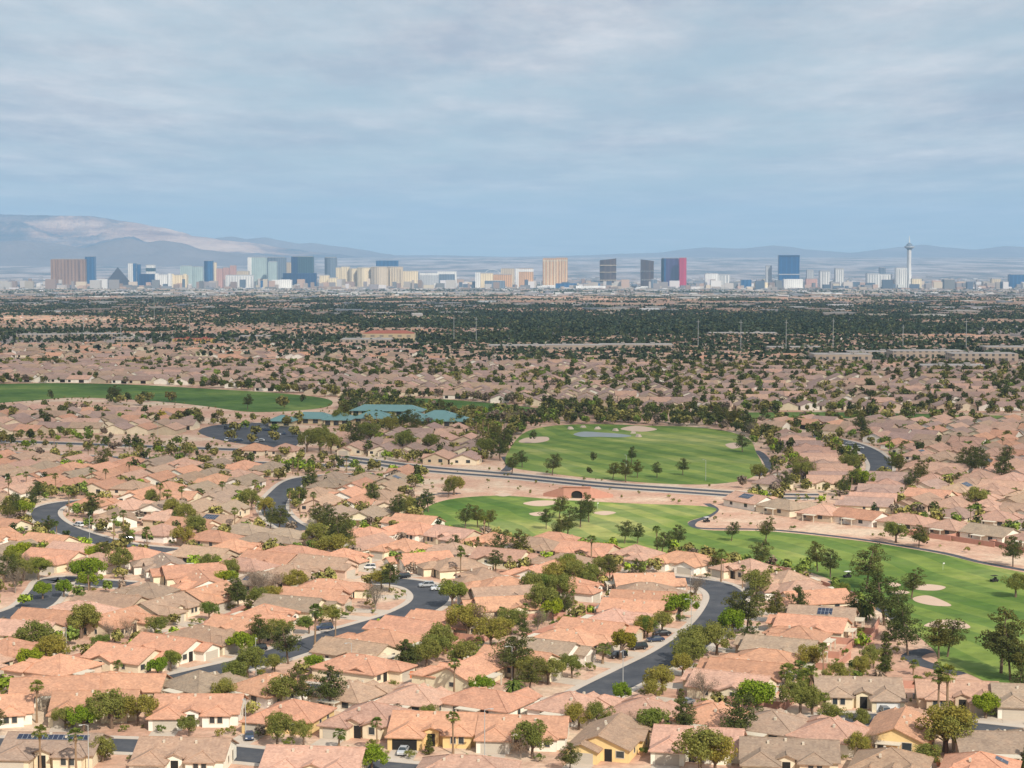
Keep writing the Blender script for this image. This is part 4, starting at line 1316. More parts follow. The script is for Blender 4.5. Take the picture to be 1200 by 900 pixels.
def free_spot(x, y, gap=0.9):
    if any(rect_hit(dict(x=x, y=y, rot=0, hx=gap, hy=gap), q, 1.0) for q in near_houses(x, y)): return False
    return road_dist(x, y) > 0.8


RESI = [[(-90, 495), (260, 522), (500, 558), (480, 590), (500, 622), (600, 634), (800, 652), (940, 670), (1010, 705), (1030, 740), (1000, 775), (1080, 790), (1300, 830), (1300, 930), (-90, 930)],
        [(880, 590), (930, 590), (1010, 602), (1080, 622), (1300, 660), (1300, 495), (900, 495), (905, 560)],
        [(380, 500), (560, 480), (600, 500), (590, 540), (500, 545), (350, 525)]]
TG = {}
for tr in TREES: TG.setdefault((int(tr['x'] // 8), int(tr['y'] // 8)), []).append(tr)
cnt = 0
for _ in range(26000):
    y = math.sqrt(RS.uniform(345 ** 2, 1300 ** 2)); x = RS.uniform(-0.3, 0.3) * y
    px, py = proj(x, y, 0)
    inside = any(pt_in(r_, px, py) for r_ in RESI)
    if not inside: continue
    f = fbm(x, y, 0.012)
    if RS.random() > (0.55 if py > 535 or px > 430 else .08) + 0.6 * f: continue
    i, j = int(x // 8), int(y // 8)
    close = False
    for a in (-1, 0, 1):
        for b in (-1, 0, 1):
            for q in TG.get((i + a, j + b), ()):
                if math.hypot(q['x'] - x, q['y'] - y) < (3.6 if y > 500 else 4.5): close = True
    if close or in_golf(x, y) or not free_spot(x, y, 1.0 if y < 560 else .4): continue
    # keep the camera-side of near houses open
    k = RS.choices(['olive', 'green', 'pine', 'lime', 'bare', 'palm', 'shrub', 'cone'], [32, 15, 8, 12, 9, 9, 16, 3])[0]
    H = {'olive': RS.uniform(3.8, 6.8), 'green': RS.uniform(3.2, 6), 'pine': RS.uniform(6, 10), 'lime': RS.uniform(3, 5.5), 'bare': RS.uniform(3.5, 6), 'palm': RS.uniform(6, 10), 'shrub': RS.uniform(.9, 1.9), 'cone': RS.uniform(4, 7)}[k]
    if y < 520: 
        if k in ('palm',) and RS.random() < .6: k, H = 'shortpalm', 3.5
        if k in ('olive', 'green', 'pine', 'bare'): H *= 0.85
        if RS.random() < .35: k, H = 'shrub', RS.uniform(.8, 1.7)
    tr = dict(kind=k, x=x, y=y, H=H, ex=False)
    TREES.append(tr); TG.setdefault((i, j), []).append(tr); cnt += 1
# desert shrubs on the open gravel
for _ in range(26000):
    y = math.sqrt(RS.uniform(345 ** 2, 1250 ** 2)); x = RS.uniform(-0.3, 0.3) * y
    if in_golf(x, y) or not free_spot(x, y, .6): continue
    px, py = proj(x, y, 0)
    res_ = any(pt_in(r_, px, py) for r_ in RESI)
    if RS.random() < (.42 if res_ else .1): TREES.append(dict(kind='shrub', x=x, y=y, H=RS.uniform(.6, 1.9), ex=False))
# golf edge & mid trees between 900 and 1500 m
for _ in range(22000):
    y = math.sqrt(RS.uniform(900 ** 2, 1640 ** 2)); x = RS.uniform(-0.3, 0.3) * y
    px, py = proj(x, y, gz(y))
    if any(pt_in(r_, px, py) for r_ in RESI): continue
    if in_golf(x, y): continue
    f = fbm(x + 500, y, 0.006)
    if RS.random() > ((.4 if blk(x * 2, y * 1.5) < .45 else 1.0) if py < 452 else .6 if px > 400 or py < 465 else -.2) + 0.9 * f: continue
    if not free_spot(x, y, 0.3): continue
    k = RS.choices(['pine', 'olive', 'green', 'bare'], [45, 30, 10, 8])[0]
    TREES.append(dict(kind=k, x=x, y=y, H=RS.uniform(4.5, 10.5) if k == 'pine' else RS.uniform(4, 8), ex=False))
print('trees', len(TREES))


def cat_of(k): return KN[k][2]


for tr in TREES: tr['px'], tr['py'] = proj(tr['x'], tr['y'], gz(tr['y']) + tr['H'] / 2); tr['size'] = tr['H'] * (1.3 if tr['ex'] else 1) / tr['y']
TREES = [t_ for t_ in TREES if -30 < t_['px'] < 1230 and t_['py'] < 940]
indiv = []
for c_ in ('tree', 'palm tree', 'shrub'):
    L = sorted([t_ for t_ in TREES if cat_of(t_['kind']) == c_], key=lambda t_: -t_['size'])
    lim = {'tree': 300, 'palm tree': 150, 'shrub': 300}[c_]
    indiv += L[:lim]
    for t_ in L[lim:]: t_['mass'] = True
MASS = [t_ for t_ in TREES if t_.get('mass')]
print('indiv trees', len(indiv), 'mass', len(MASS))
LAND = [(P(1090, 700), 'the oval bunker pair'), (P(1112, 732), 'the bunker near the curved cart path'), (P(1100, 780), 'the curved cart path end'), (P(1180, 790), 'the lower right fairway edge'),
        (P(633, 590), 'the kidney bunker'), (P(707, 601), 'the tan bunker'), (P(676, 577), 'the underpass arch'), (P(560, 600), 'the lower fairway left end'), (P(880, 625), 'the gravel band above the fairway'),
        (P(1060, 641), 'the cart path above the fairway'), (P(1150, 660), 'the right cart path'), (P(705, 508), 'the pond'), (P(740, 550), 'the upper fairway middle'), (P(625, 515), 'the upper fairway white bunker'),
        (P(890, 545), 'the upper fairway right end'), (P(440, 500), 'the teal-roofed clubhouse'), (P(300, 510), 'the car park'), (P(560, 556), 'the divided road left part'), (P(800, 575), 'the divided road right part'), (P(590, 535), 'the pines left of the upper fairway'),
        (P(150, 460), 'the dark fairway strip'), (P(1000, 487), 'the thin right fairway strip'), (P(960, 668), 'the fairway edge behind the curved street row')]
bk = {}
for t_ in indiv:
    best = None; bd = 1e9
    for h in near_houses(t_['x'], t_['y']):
        if 'ref' in h:
            d = math.hypot(h['x'] - t_['x'], h['y'] - t_['y'])
            if d < bd: bd, best = d, h['sref']
    for p, ph in LAND:
        d = math.hypot(p.x - t_['x'], (p.y - t_['y'])) * 0.45
        if d < bd: bd, best = d, ph
    bk.setdefault((t_['kind'], best), []).append(t_)
for (k, ref), L in bk.items():
    L.sort(key=lambda t_: t_['px'])
    for i, t_ in enumerate(L):
        t_['label'] = ('%s by %s' % (KN[k][0], ref)) if len(L) == 1 else ('%s, %s from left by %s' % (KN[k][0], ORD(i + 1), ref))
        if len(t_['label'].split()) > 16: t_['label'] = '%s %s by %s' % (ORD(i + 1), ' '.join(KN[k][0].split()[-2:]), ref)
GRP = {'tree': 'garden and golf course trees', 'palm tree': 'palms standing among the houses', 'shrub': 'low shrubs on the gravel'}
for t_ in indiv:
    (tm, cm), H0 = RS.choice(TT[t_['kind']])
    root = empty(KN[t_['kind']][1], (t_['x'], t_['y'], gz(t_['y'])), RS.uniform(0, 6.28))
    s = t_['H'] / H0
    root.scale = (s * RS.uniform(.9, 1.15), s * RS.uniform(.9, 1.15), s)
    tag(root, t_['label'], KN[t_['kind']][2], GRP[KN[t_['kind']][2]])
    if t_['kind'] == 'shrub':
        put('foliage', cm, root)
    else:
        put('trunk', tm, root); put('crown', cm, root)

# ---- tree masses
LEAFC = {'olive': (0.21, 0.19, 0.06), 'green': (0.15, 0.20, 0.04), 'pine': (0.08, 0.092, 0.03), 'cone': (0.04, 0.058, 0.02), 'lime': (0.2, 0.27, 0.03), 'yellow': (0.25, 0.2, 0.03), 'bare': (0.2, 0.155, 0.115), 'palm': (0.1, 0.13, 0.03), 'shortpalm': (0.1, 0.13, 0.03), 'date': (0.1, 0.13, 0.03), 'shrub': (0.19, 0.19, 0.06)}
m, nt, out = newmat('far_leaves'); t = NT(nt)
g_ = t.n('ShaderNodeNewGeometry')
base = t.n('ShaderNodeAttribute', attribute_name='tint').outputs['Color']
c = t.mix(base, t.ramp(g_.outputs['Random Per Island'], [(0, (0.5, 0.52, 0.5)), (0.5, (1, 1, 1)), (1, (1.7, 1.6, 1.5))]), 1.0, 'MULTIPLY')
d_ = t.n('ShaderNodeBsdfDiffuse'); t.put(d_.inputs[0], c); nt.links.new(d_.outputs[0], out.inputs[0]); M['farleaf'] = m


def tree_mass(name, arr, per, label, qsize, clumps=5):
    """arr rows: x,y,z,H,R,r,g,b"""
    A = np.array(arr, float); n = len(A)
    cl_off = NP.normal(size=(n, clumps, 3)); cl_off /= np.linalg.norm(cl_off, axis=2)[:, :, None]
    cl_off *= NP.uniform(.25, .75, (n, clumps, 1))
    H = A[:, 3]; R = A[:, 4]
    cc = A[:, None, :3] + cl_off * np.stack([R, R, H * .33], 1)[:, None, :] + np.stack([0 * H, 0 * H, H * .58], 1)[:, None, :]
    k = per // clumps
    C = np.repeat(cc.reshape(-1, 3), k, 0); RR = np.repeat(np.repeat(R, clumps), k)
    m_ = len(C)
    d = NP.normal(size=(m_, 3)); d /= np.linalg.norm(d, axis=1)[:, None]
    pos = C + d * (RR * .42)[:, None]
    nr = d + NP.normal(size=(m_, 3)) * .5 + np.array([0, 0, .3]); nr /= np.linalg.norm(nr, axis=1)[:, None]
    tt = np.cross(nr, NP.normal(size=(m_, 3))); tt /= np.linalg.norm(tt, axis=1)[:, None]
    b = np.cross(nr, tt)
    s = (RR * qsize * NP.uniform(.6, 1.3, m_))[:, None]
    V_ = np.stack([pos - tt * s - b * s * .7, pos + tt * s - b * s * .7, pos + tt * s * .8 + b * s * .7, pos - tt * s * .8 + b * s * .7], 1).reshape(-1, 3)
    T_ = np.repeat(A[:, 5:8], clumps * k * 4, 0)
    me = np_mesh(name, V_, np.arange(m_ * 4).reshape(-1, 4), [M['farleaf']], tint=T_)
    o = link(name, me); tag(o, label, kind='stuff')


arrN, arrS = [], []
for t_ in MASS:
    R = t_['H'] * {'olive': .52, 'green': .48, 'pine': .3, 'cone': .25, 'lime': .55, 'bare': .45, 'palm': .2, 'shortpalm': .3, 'shrub': .6, 'yellow': .45, 'date': .5}[t_['kind']]
    c = jit(LEAFC[t_['kind']], .25)
    row = (t_['x'], t_['y'], gz(t_['y']), t_['H'], R, *c)
    (arrS if t_['kind'] == 'shrub' else arrN).append(row)
if arrN: tree_mass('distant_garden_trees', arrN, 200, 'mass of garden trees between the more distant roofs', .16, 10)
if arrS: tree_mass('desert_scrub', arrS, 60, 'low scrub dotted over the gravel', .2, 3)
far = []
for D0, D1, dens, hs in ((1640, 2400, 1 / 85., 1.0), (2400, 4500, 1 / 130., 1.15), (4500, 7800, 1 / 300., 1.4), (7800, 16500, 1 / 2600., 1.9)):
    n = int(0.31 * (D1 ** 2 - D0 ** 2) * dens)
    for _ in range(n):
        y = math.sqrt(RS.uniform(D0 ** 2, D1 ** 2)); x = RS.uniform(-0.31, 0.31) * y
        f = fbm(x, y * 0.45, 1.0 / 700)
        px, py = proj(x, y, gz(y))
        bias = 0.55
        if 2250 < y < 2600 and px < 640: bias = 1.1
        if 3800 < y < 8200: bias = .75
        if y > 9000: bias = .3
        if y > 2400: bias = (1.15 if blk(x, y) < .45 else .55) - (.5 if y > 6300 else 0)
        if 1600 < y < 2300: bias = .8
        if RS.random() > bias + 1.3 * f: continue
        c = jit(RS.choice([(0.045, 0.065, 0.035), (0.06, 0.08, 0.04), (0.09, 0.10, 0.045), (0.05, 0.07, 0.045)]), .25)
        far.append((x, y, gz(y), RS.uniform(5, 9.5) * hs ** .5, RS.uniform(2.2, 3.5) * hs, *c))
print('far trees', len(far))
tree_mass('distant_trees', far, 8, 'dark band of trees covering the valley floor before the skyline', .55, 4)

# ------------------------------------------------------------------ flat commercial buildings, mass and singles
def mat_facade(name, col, glass, sx=9.0, fz=4.0, gs=0.5, rough=0.6, vert=True):
    m, nt, out = newmat(name); t = NT(nt)
    tc = t.n('ShaderNodeTexCoord').outputs['Object']
    sep = t.n('ShaderNodeSeparateXYZ'); nt.links.new(tc, sep.inputs[0])
    along = t.math('ADD', sep.outputs[0], t.math('MULTIPLY', sep.outputs[1], 0.93))
    a = t.math('LESS_THAN', t.math('FRACT', t.math('DIVIDE', along, sx)), gs)
    b = t.math('LESS_THAN', t.math('FRACT', t.math('DIVIDE', sep.outputs[2], fz)), 0.62)
    f = t.math('MULTIPLY', a, b) if vert else b
    c = t.mix(col, glass, f)
    c = t.mix(c, t.ramp(t.noise(t.scalev(tc, (1, 1, .3)), .02, 3), [(.3, (.85, .85, .86)), (.7, (1.1, 1.1, 1.08))]), 1.0, 'MULTIPLY')
    principled(t, out, c, rough, spec=.3)
    return m


bx = []
def cube_mass(name, items, label, mats):
    Vs = []; Q = []; Ts = []; b = 0
    for (x, y, z, rot, lx, ly, h, col) in items:
        c, s = math.cos(rot), math.sin(rot)
        pts = [(-lx, -ly, -5), (lx, -ly, -5), (lx, ly, -5), (-lx, ly, -5), (-lx, -ly, h), (lx, -ly, h), (lx, ly, h), (-lx, ly, h)]
        Vs += [(x + a * c - e * s, y + a * s + e * c, z + k) for a, e, k in pts]; Ts += [col] * 8
        Q += [(b, b + 1, b + 5, b + 4), (b + 1, b + 2, b + 6, b + 5), (b + 2, b + 3, b + 7, b + 6), (b + 3, b, b + 4, b + 7), (b + 4, b + 5, b + 6, b + 7)]
        b += 8
    me = np_mesh(name, np.array(Vs), np.array(Q), mats, tint=np.array(Ts))
    o = link(name, me); tag(o, label, kind='stuff')


for D0, D1, n in ((7000, 13400, 4200), (13600, 21000, 1500), (3500, 7000, 420)):
    for _ in range(n):
        y = math.sqrt(RS.uniform(D0 ** 2, D1 ** 2)); x = RS.uniform(-0.31, 0.31) * y
        f = fbm(x, y * .5, 1 / 900)
        if RS.random() > .6 + 1.2 * f: continue
        w = RS.uniform(8, 36) if RS.random() < .93 or y < 8200 else RS.uniform(40, 95)
        col = RS.choice([(.42, .39, .36), (.34, .3, .26), (.28, .26, .25), (.6, .58, .56), (.36, .26, .21), (.2, .21, .23), (.44, .36, .28), (.25, .2, .17)])
        bx.append((x, y, gz(y), RS.gauss(0, .1), w, RS.uniform(8, 40), RS.uniform(5, 10) if (RS.random() < .95 or y < 11500) else RS.uniform(13, 26), jit(col, .1)))
for _ in range(1100):
    y = RS.uniform(12600, 14400); x = RS.uniform(-0.29, 0.29) * y
    col = RS.choice([(.5, .46, .42), (.38, .33, .28), (.3, .27, .26), (.66, .63, .6), (.5, .35, .27), (.1, .13, .17), (.6, .5, .38), (.2, .2, .2), (.3, .22, .18)])
    bx.append((x, y, gz(y), RS.gauss(0, .06), RS.uniform(8, 38), RS.uniform(10, 25), RS.choice([8, 10, 12, 16, 20, 28, 38, 52, 66]) * RS.uniform(.8, 1.2), jit(col, .1)))
cube_mass('distant_low_buildings', bx, 'scatter of pale low buildings across the far valley floor', [M['wall_far']])

M['fac_cream'] = mat_facade('cream_tower_facade', (.58, .45, .28), (.30, .25, .2), 11, 4, .45)
M['fac_flat'] = mat_facade('shop_facade', (.45, .36, .28), (.1, .1, .1), 6, 4.5, .4)
M['flatroof'] = simple('white_flat_roof', (.38, .34, .31), .8, .3, .05)
M['redroof'] = simple('red_tile_roof', (.36, .12, .08), .8, .15, .1)
M['store_yellow'] = simple('yellow_painted_wall', (.62, .45, .14), .7, .1, .1)


def commercial(px, py, w, d, h, wallm, roofm, label, name='commercial_building', rot=0.0, parapet=True):
    p = P(px, py)
    r = empty(name, (p.x, p.y, p.z), rot)
    tag(r, label, 'building', 'low commercial buildings beyond the suburb')
    b = MB(); b.box(-w / 2, w / 2, -d / 2, d / 2, -2, h); b.build('wall', wallm, r)
    b = MB(); b.box(-w / 2 + .6, w / 2 - .6, -d / 2 + .6, d / 2 - .6, h + .01, h + .35)
    b.box(-w * .2, -w * .2 + 4, -2, 2, h + .35, h + 2.2); b.box(w * .2, w * .2 + 5, 1, 5, h + .35, h + 2)
    b.build('roof', roofm, r)
    b = MB()
    n = max(2, int(w / 12))
    for k in range(n):
        x = -w / 2 + (k + .5) * w / n
        b.box(x - 2.5, x + 2.5, -d / 2 - .1, -d / 2 - .03, .6, min(h - 1, 3.4))
    b.build('window', M['glass'], r)
    return r


cl_ = [('pale flat warehouse at far left beyond the dark trees', 50, 398, 60, 30, 7), ('white flat warehouse left of the yellow store', 112, 397, 70, 30, 7), ('small white flat store left of the long red roof', 150, 401, 30, 20, 6),
       ('long white box store behind the thin pole', 300, 399, 40, 25, 6), ('tan shopping block below the yellow hotel', 430, 405, 60, 40, 8), ('pale green-roofed shed right of centre', 610, 412, 70, 30, 7),
       ('cream commercial block right of the shed', 672, 414, 60, 30, 9), ('long pale store at x centre-right', 745, 412, 80, 30, 8), ('long white warehouse far right middle', 1115, 436, 56, 26, 6),
       ('grey pillared office block right of the pole row', 985, 426, 54, 30, 9), ('cream mall block with raised middle', 1085, 423, 70, 30, 10), ('grey apartment block at right edge', 1150, 428, 60, 26, 11),
       ('white roofed store beside the grey office', 1020, 420, 50, 24, 7), ('pale warehouse under the second pole', 870, 396, 90, 30, 7), ('low white school block near the third pole', 930, 413, 60, 26, 6),
       ('beige store at the right edge upper', 1185, 415, 60, 30, 8)]
for lab, px, py, w, d, h in cl_:
    commercial(px, py, w, d, h, M['fac_flat'], M['flatroof'], lab.replace('at x centre-right', 'behind the cream commercial block'))
r = commercial(228, 402, 50, 22, 5.5, M['store_yellow'], M['redroof'], 'yellow fronted store with long dark red roof', 'store')
b = MB()
for k in range(12): b.box(-22 + k * 3.8, -20 + k * 3.8, -13.4, -13.05, 4, 7)
b.build('sign_panel', M['redroof'], r)
r = commercial(456, 402, 64, 24, 12, M['fac_cream'], M['redroof'], 'yellow-cream hotel with red tiled roof beyond the dark trees', 'hotel')
b = MB(); roof_block(b, 0, 0, 60, 20, 'x', 12.4, (True, True), 1.0, p=.3); b.build('roof', M['redroof'], r)

# transmission / cell poles
for i, (px, py, h, lab) in enumerate([(818, 410, 34, 'thin pale pole, leftmost of the six on the right'), (868, 415, 36, 'thin pale pole above the pale warehouse'), (921, 415, 36, 'thin pale pole third of the right six'), (976, 416, 38, 'thin pale pole behind the grey office block'),
                                      (1058, 410, 28, 'slim grey pole above the cream mall block'), (1132, 413, 36, 'thin pale pole, rightmost of the six'), (142, 414, 30, 'slim mast left of the yellow store'), (98, 391, 30, 'slim mast at far left above warehouses'),
                                      (222, 395, 34, 'slim mast above the yellow store'), (181, 381, 50, 'tall faint mast in the dark tree band'), (532, 403, 34, 'slim mast right of the red-roofed hotel'), (558, 405, 34, 'slim mast second right of the hotel')]):
    p = P(px, py)
    b = MB(); b.tube([(0, 0, 0), (0, 0, h)], [.4, .25], 6); r = empty('utility_pole', (p.x, p.y, p.z)); b.build('pole', M['pole'], r)
    b = MB(); b.box(-1.8, 1.8, -.2, .2, h - 3, h - 2.6, 0, True); b.build('crossarm', M['pole'], r)
    tag(r, lab, 'pole', 'tall poles in the valley')

# ------------------------------------------------------------------ skyline
SKY = {}


def fm(key, *a, **k):
    if key not in SKY: SKY[key] = mat_facade(key, *a, **k)
    return SKY[key]


FM = {
    'gold': fm('gold_brown_facade', (.30, .18, .115), (.16, .09, .06), 26, 5, .5),
    'bluegl': fm('blue_glass_facade', (.03, .12, .26), (.01, .06, .15), 30, 8, .6, rough=.25),
    'darkbl': fm('dark_blue_facade', (.01, .05, .13), (.005, .025, .07), 24, 8, .6, rough=.3),
    'teal': fm('dark_teal_facade', (.05, .10, .12), (.02, .05, .07), 18, 6, .55, rough=.3),
    'pgreen': fm('pale_green_facade', (.42, .50, .47), (.28, .36, .36), 16, 6, .5, rough=.4),
    'greyb': fm('blue_grey_facade', (.16, .2, .25), (.08, .11, .15), 20, 6, .5, rough=.4),
    'cream': fm('cream_facade', (.78, .64, .42), (.48, .38, .25), 18, 5, .4),
    'tan': fm('tan_facade', (.60, .48, .34), (.32, .26, .19), 14, 5, .45),
    'orange': fm('orange_tan_facade', (.62, .36, .18), (.24, .14, .09), 16, 5, .42),
    'white': fm('white_facade', (.78, .75, .70), (.45, .44, .43), 14, 5, .35),
    'pink': fm('pinkish_facade', (.55, .32, .26), (.36, .2, .17), 14, 5, .4),
    'bronze': fm('bronze_glass_facade', (.10, .055, .035), (.04, .022, .016), 40, 9, .7, rough=.3),
    'purple': fm('purple_glass_facade', (.06, .04, .13), (.03, .02, .08), 40, 9, .7, rough=.3),
    'magenta': fm('magenta_facade', (.50, .012, .065), (.38, .01, .05), 40, 9, .7),
    'red': fm('deep_red_facade', (.28, .035, .06), (.2, .02, .04), 40, 9, .7),
    'royal': fm('royal_blue_facade', (.005, .09, .24), (.003, .05, .15), 40, 9, .7, rough=.3),
    'grey': fm('grey_white_facade', (.5, .49, .48), (.22, .24, .26), 12, 5, .45),
    'pyr': simple('dark_glass_pyramid', (.02, .022, .035), .4, .15, .02, spec=.5),
}
M['capgrey'] = simple('rooftop_grey', (.3, .3, .31), .8, .1, .05)


def plan_pts(w, d, shape):
    if shape == 'arc':
        pts = []; n = 10
        for i in range(n + 1):
            u = i / n * 2 - 1; pts.append((u * w / 2, -d / 2 + (u * u) * d * .45))
        for i in range(n, -1, -1):
            u = i / n * 2 - 1; pts.append((u * w / 2, d / 2 + (u * u) * d * .45))
        return pts
    if shape == 'bow':
        pts = []; n = 10
        for i in range(n + 1):
            u = i / n * 2 - 1; pts.append((u * w / 2, -d / 2 - (1 - u * u) * d * .5))
        return pts + [(w / 2, d / 2), (-w / 2, d / 2)]
    return [(-w / 2, -d / 2), (w / 2, -d / 2), (w / 2, d / 2), (-w / 2, d / 2)]


def prism(mb, pts, z0, z1, m=0, cx=0, cy=0, slope=0.0):
    n = len(pts)
    xs_ = [p[0] for p in pts]; w = (max(xs_) - min(xs_)) or 1
    vs = [(cx + a, cy + b, z0) for a, b in pts] + [(cx + a, cy + b, z1 + slope * (a - min(xs_)) / w) for a, b in pts]
    mb.add(vs, [(i, (i + 1) % n, n + (i + 1) % n, n + i) for i in range(n)] + [tuple(range(n, 2 * n))], m)


def tower(x0, x1, top, base, mat, label, D=13600, depth=None, shape='rect', cap=True, podium=None, parts=None, slope=0.0, rot=None, name='hotel_tower', pmat='white'):
    xm = (x0 + x1) / 2
    c = At(xm, 330, D); g0 = gz(D)
    zt = At(xm, top, D).z - g0
    w = (x1 - x0) / F * D
    d = depth or min(w * .6, 45) + 12
    r = empty(name, (c.x, D, g0), rot or 0)
    tag(r, label, 'tower', 'hotel towers of the skyline')
    mb = MB(); prism(mb, plan_pts(w, d, shape), -5, zt - (6 if cap else 0), slope=slope); mb.build('tower_body', FM[mat] if isinstance(mat, str) else mat, r)
    if cap:
        mb = MB(); prism(mb, plan_pts(w * .9, d * .7, 'rect'), zt - 6.01, zt, cy=(d * .15 if shape == 'arc' else 0)); mb.build('roof_cap', M['capgrey'], r)
        mb = MB(); prism(mb, plan_pts(w * 1.01, d * 1.02, shape), zt - 9, zt - 5.4 , slope=slope); mb.build('parapet', FM[mat] if isinstance(mat, str) else mat, r)
    if podium:
        pw, ph = podium
        mb = MB(); mb.box(-w * pw / 2, w * pw / 2, -d * .5 - 45, -d * .5 - 2, -5, ph); mb.box(-w * pw * .3, w * pw * .2, -d * .5 - 40, -d * .5 - 10, ph, ph + 6)
        mb.build('podium', FM[pmat], r)
    for fn in (parts or []): fn(r, w, d, zt)
    return r


def side_wings(mat, dx, ww, dh):
    def f(r, w, d, zt):
        for s in (-1, 1):
            mb = MB(); mb.box(s * dx * w - ww * w / 2, s * dx * w + ww * w / 2, -d / 2 - 14, -d / 2 - .5, -5, zt - dh); mb.build('wing', FM[mat], r)
    return f


def stripes(mat, n, wid=.04, zf=.96):
    def f(r, w, d, zt):
        for k in range(n):
            x = -w / 2 + (k + .5) * w / n
            mb = MB(); mb.box(x - w * wid / 2, x + w * wid / 2, -d / 2 - 2.5, -d / 2 - .2, 0, zt * zf - 6); mb.build('pilaster', FM[mat], r)
    return f


def band(mat, f0, f1):
    def f(r, w, d, zt):
        mb = MB(); mb.box(-w / 2 - 1, w / 2 + 1, -d / 2 - 1.5, d / 2, zt * f0, zt * f1); mb.build('band', FM[mat], r)
    return f


def edge(mat, wf, right=True, top=0):
    def f(r, w, d, zt):
        x = w / 2 - w * wf if right else -w / 2
        mb = MB(); mb.box(x, x + w * wf + 1, -d / 2 - 2, d / 2 + 1, -4, zt - 5 + top); mb.build('edge_panel', FM[mat], r)
    return f


tower(61, 101, 303, 333, 'gold', 'wide golden brown hotel tower at the far left of the skyline', parts=[stripes('gold', 9, .02), side_wings('gold', .42, .16, 12)], depth=40, podium=(1.2, 22))
tower(101, 112, 300, 333, 'bluegl', 'slim blue glass tower behind the golden brown hotel', D=13900)
